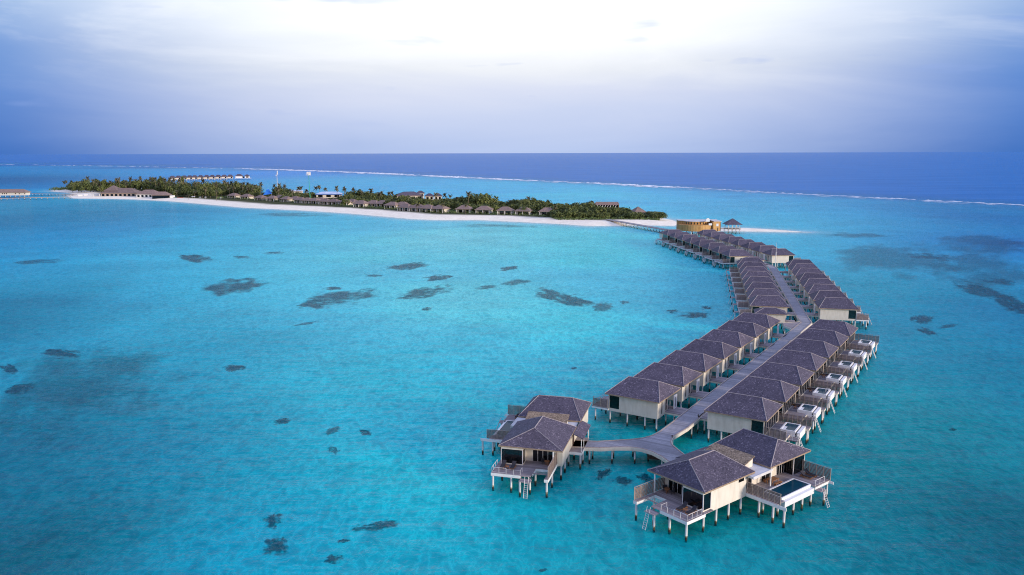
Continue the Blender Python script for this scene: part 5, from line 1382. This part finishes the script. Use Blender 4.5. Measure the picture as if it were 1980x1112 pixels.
def sk(r, g, b): c = lin(r, g, b); q = 2 ** -EXPO; return (c[0] * q, c[1] * q, c[2] * q, 1)
mid = rampel([(0, sk(196, 213, 249)), (.04, sk(212, 223, 251)), (.07, sk(226, 232, 252)), (.10, sk(244, 247, 254)), (.14, (.93, .945, .97, 1)), (.26, (1.1, 1.12, 1.2, 1)), (.5, (.48, .57, .94, 1)), (1, (.36, .46, .92, 1))])
edge = rampel([(0, sk(64, 117, 198)), (.06, sk(84, 135, 213)), (.11, sk(108, 153, 221)), (.18, sk(148, 184, 232)), (.35, sk(200, 220, 245)), (.55, (.44, .53, .92, 1)), (1, (.36, .46, .92, 1))])
rear = rampel([(0, (.95, .85, .82, 1)), (.18, (.90, .84, .88, 1)), (.45, (.46, .52, .88, 1)), (1, (.36, .46, .92, 1))])
def smooth(x, a, b_):
    n = N(nt, 'ShaderNodeMapRange', interpolation_type='SMOOTHSTEP'); nt.links.new(x, n.inputs[0]); n.inputs[1].default_value = a; n.inputs[2].default_value = b_; return n.outputs[0]
cazw = mth('ADD', mth('ADD', caz, mth('MULTIPLY', el, .20)), mth('MULTIPLY', mth('SUBTRACT', cl2, .5), .05))
col = mixc(nt, smooth(cazw, .835, 1.04), edge, mid)
col = mixc(nt, smooth(caz, -.1, -.7), col, rear)
# brighter wisps high, small darker puffs low
wisp = ramp(nt, cl2, [(.48, (0, 0, 0)), (.72, (1, 1, 1))])
wf = mth('MULTIPLY', mth('MULTIPLY', wisp, smooth(el, .05, .16)), .45)
col = mixc(nt, wf, col, (.93, .95, 1.0, 1))
mp3 = N(nt, 'ShaderNodeMapping'); mp3.inputs['Scale'].default_value = (5.0, 5.0, 26.0); nt.links.new(nrm.outputs[0], mp3.inputs[0])
cl3 = noise_tex(nt, mp3.outputs[0], 1.6, 3, .5, .2)
puff = mth('MULTIPLY', mth('MULTIPLY', ramp(nt, cl3, [(.63, (0, 0, 0)), (.74, (1, 1, 1))]), smooth(el, .02, .07)), .35)
col = mixc(nt, puff, col, lin(140, 165, 222))
col10 = mixc(nt, 1.0, col, (10, 10, 10, 1), 'MULTIPLY')            # cloud radiance in the units of the sky texture (strength 0.1)
fin = mixc(nt, .05, col10, sky.outputs[0])
nt.links.new(fin, bg.inputs[0]); bg.inputs[1].default_value = .1

ld = bpy.data.lights.new('sun', 'SUN'); ld.energy = 3.8; ld.angle = R(11); ld.color = (1.0, .84, .68)
lo = bpy.data.objects.new('sun', ld); COL.objects.link(lo)
sd_ = Vector((math.sin(SUN_AZ) * math.cos(SUN_EL), math.cos(SUN_AZ) * math.cos(SUN_EL), math.sin(SUN_EL)))
lo.rotation_euler = (-sd_).to_track_quat('-Z', 'Y').to_euler()

cd = bpy.data.cameras.new('camera'); cam = bpy.data.objects.new('camera', cd); COL.objects.link(cam)
cd.sensor_width = 36; cd.lens = FOC / 1980 * 36; cd.clip_end = 200000; cd.clip_start = 1
mat = Matrix((( _rt.x, _up.x, -_fw.x, 0), (_rt.y, _up.y, -_fw.y, 0), (_rt.z, _up.z, -_fw.z, H), (0, 0, 0, 1)))
cam.matrix_world = mat
scene.camera = cam
scene.view_settings.view_transform = 'Standard'; scene.view_settings.look = 'None'; scene.view_settings.exposure = EXPO; scene.view_settings.gamma = 1
scene.cycles.use_denoising = True; scene.cycles.denoising_prefilter = 'NONE'; scene.cycles.denoising_input_passes = 'RGB_ALBEDO_NORMAL'
scene.cycles.filter_width = 1.05; scene.cycles.max_bounces = 6; scene.cycles.transparent_max_bounces = 12; scene.cycles.caustics_reflective = False; scene.cycles.caustics_refractive = False
print('objects', len(scene.objects), 'trees', cnt_t)
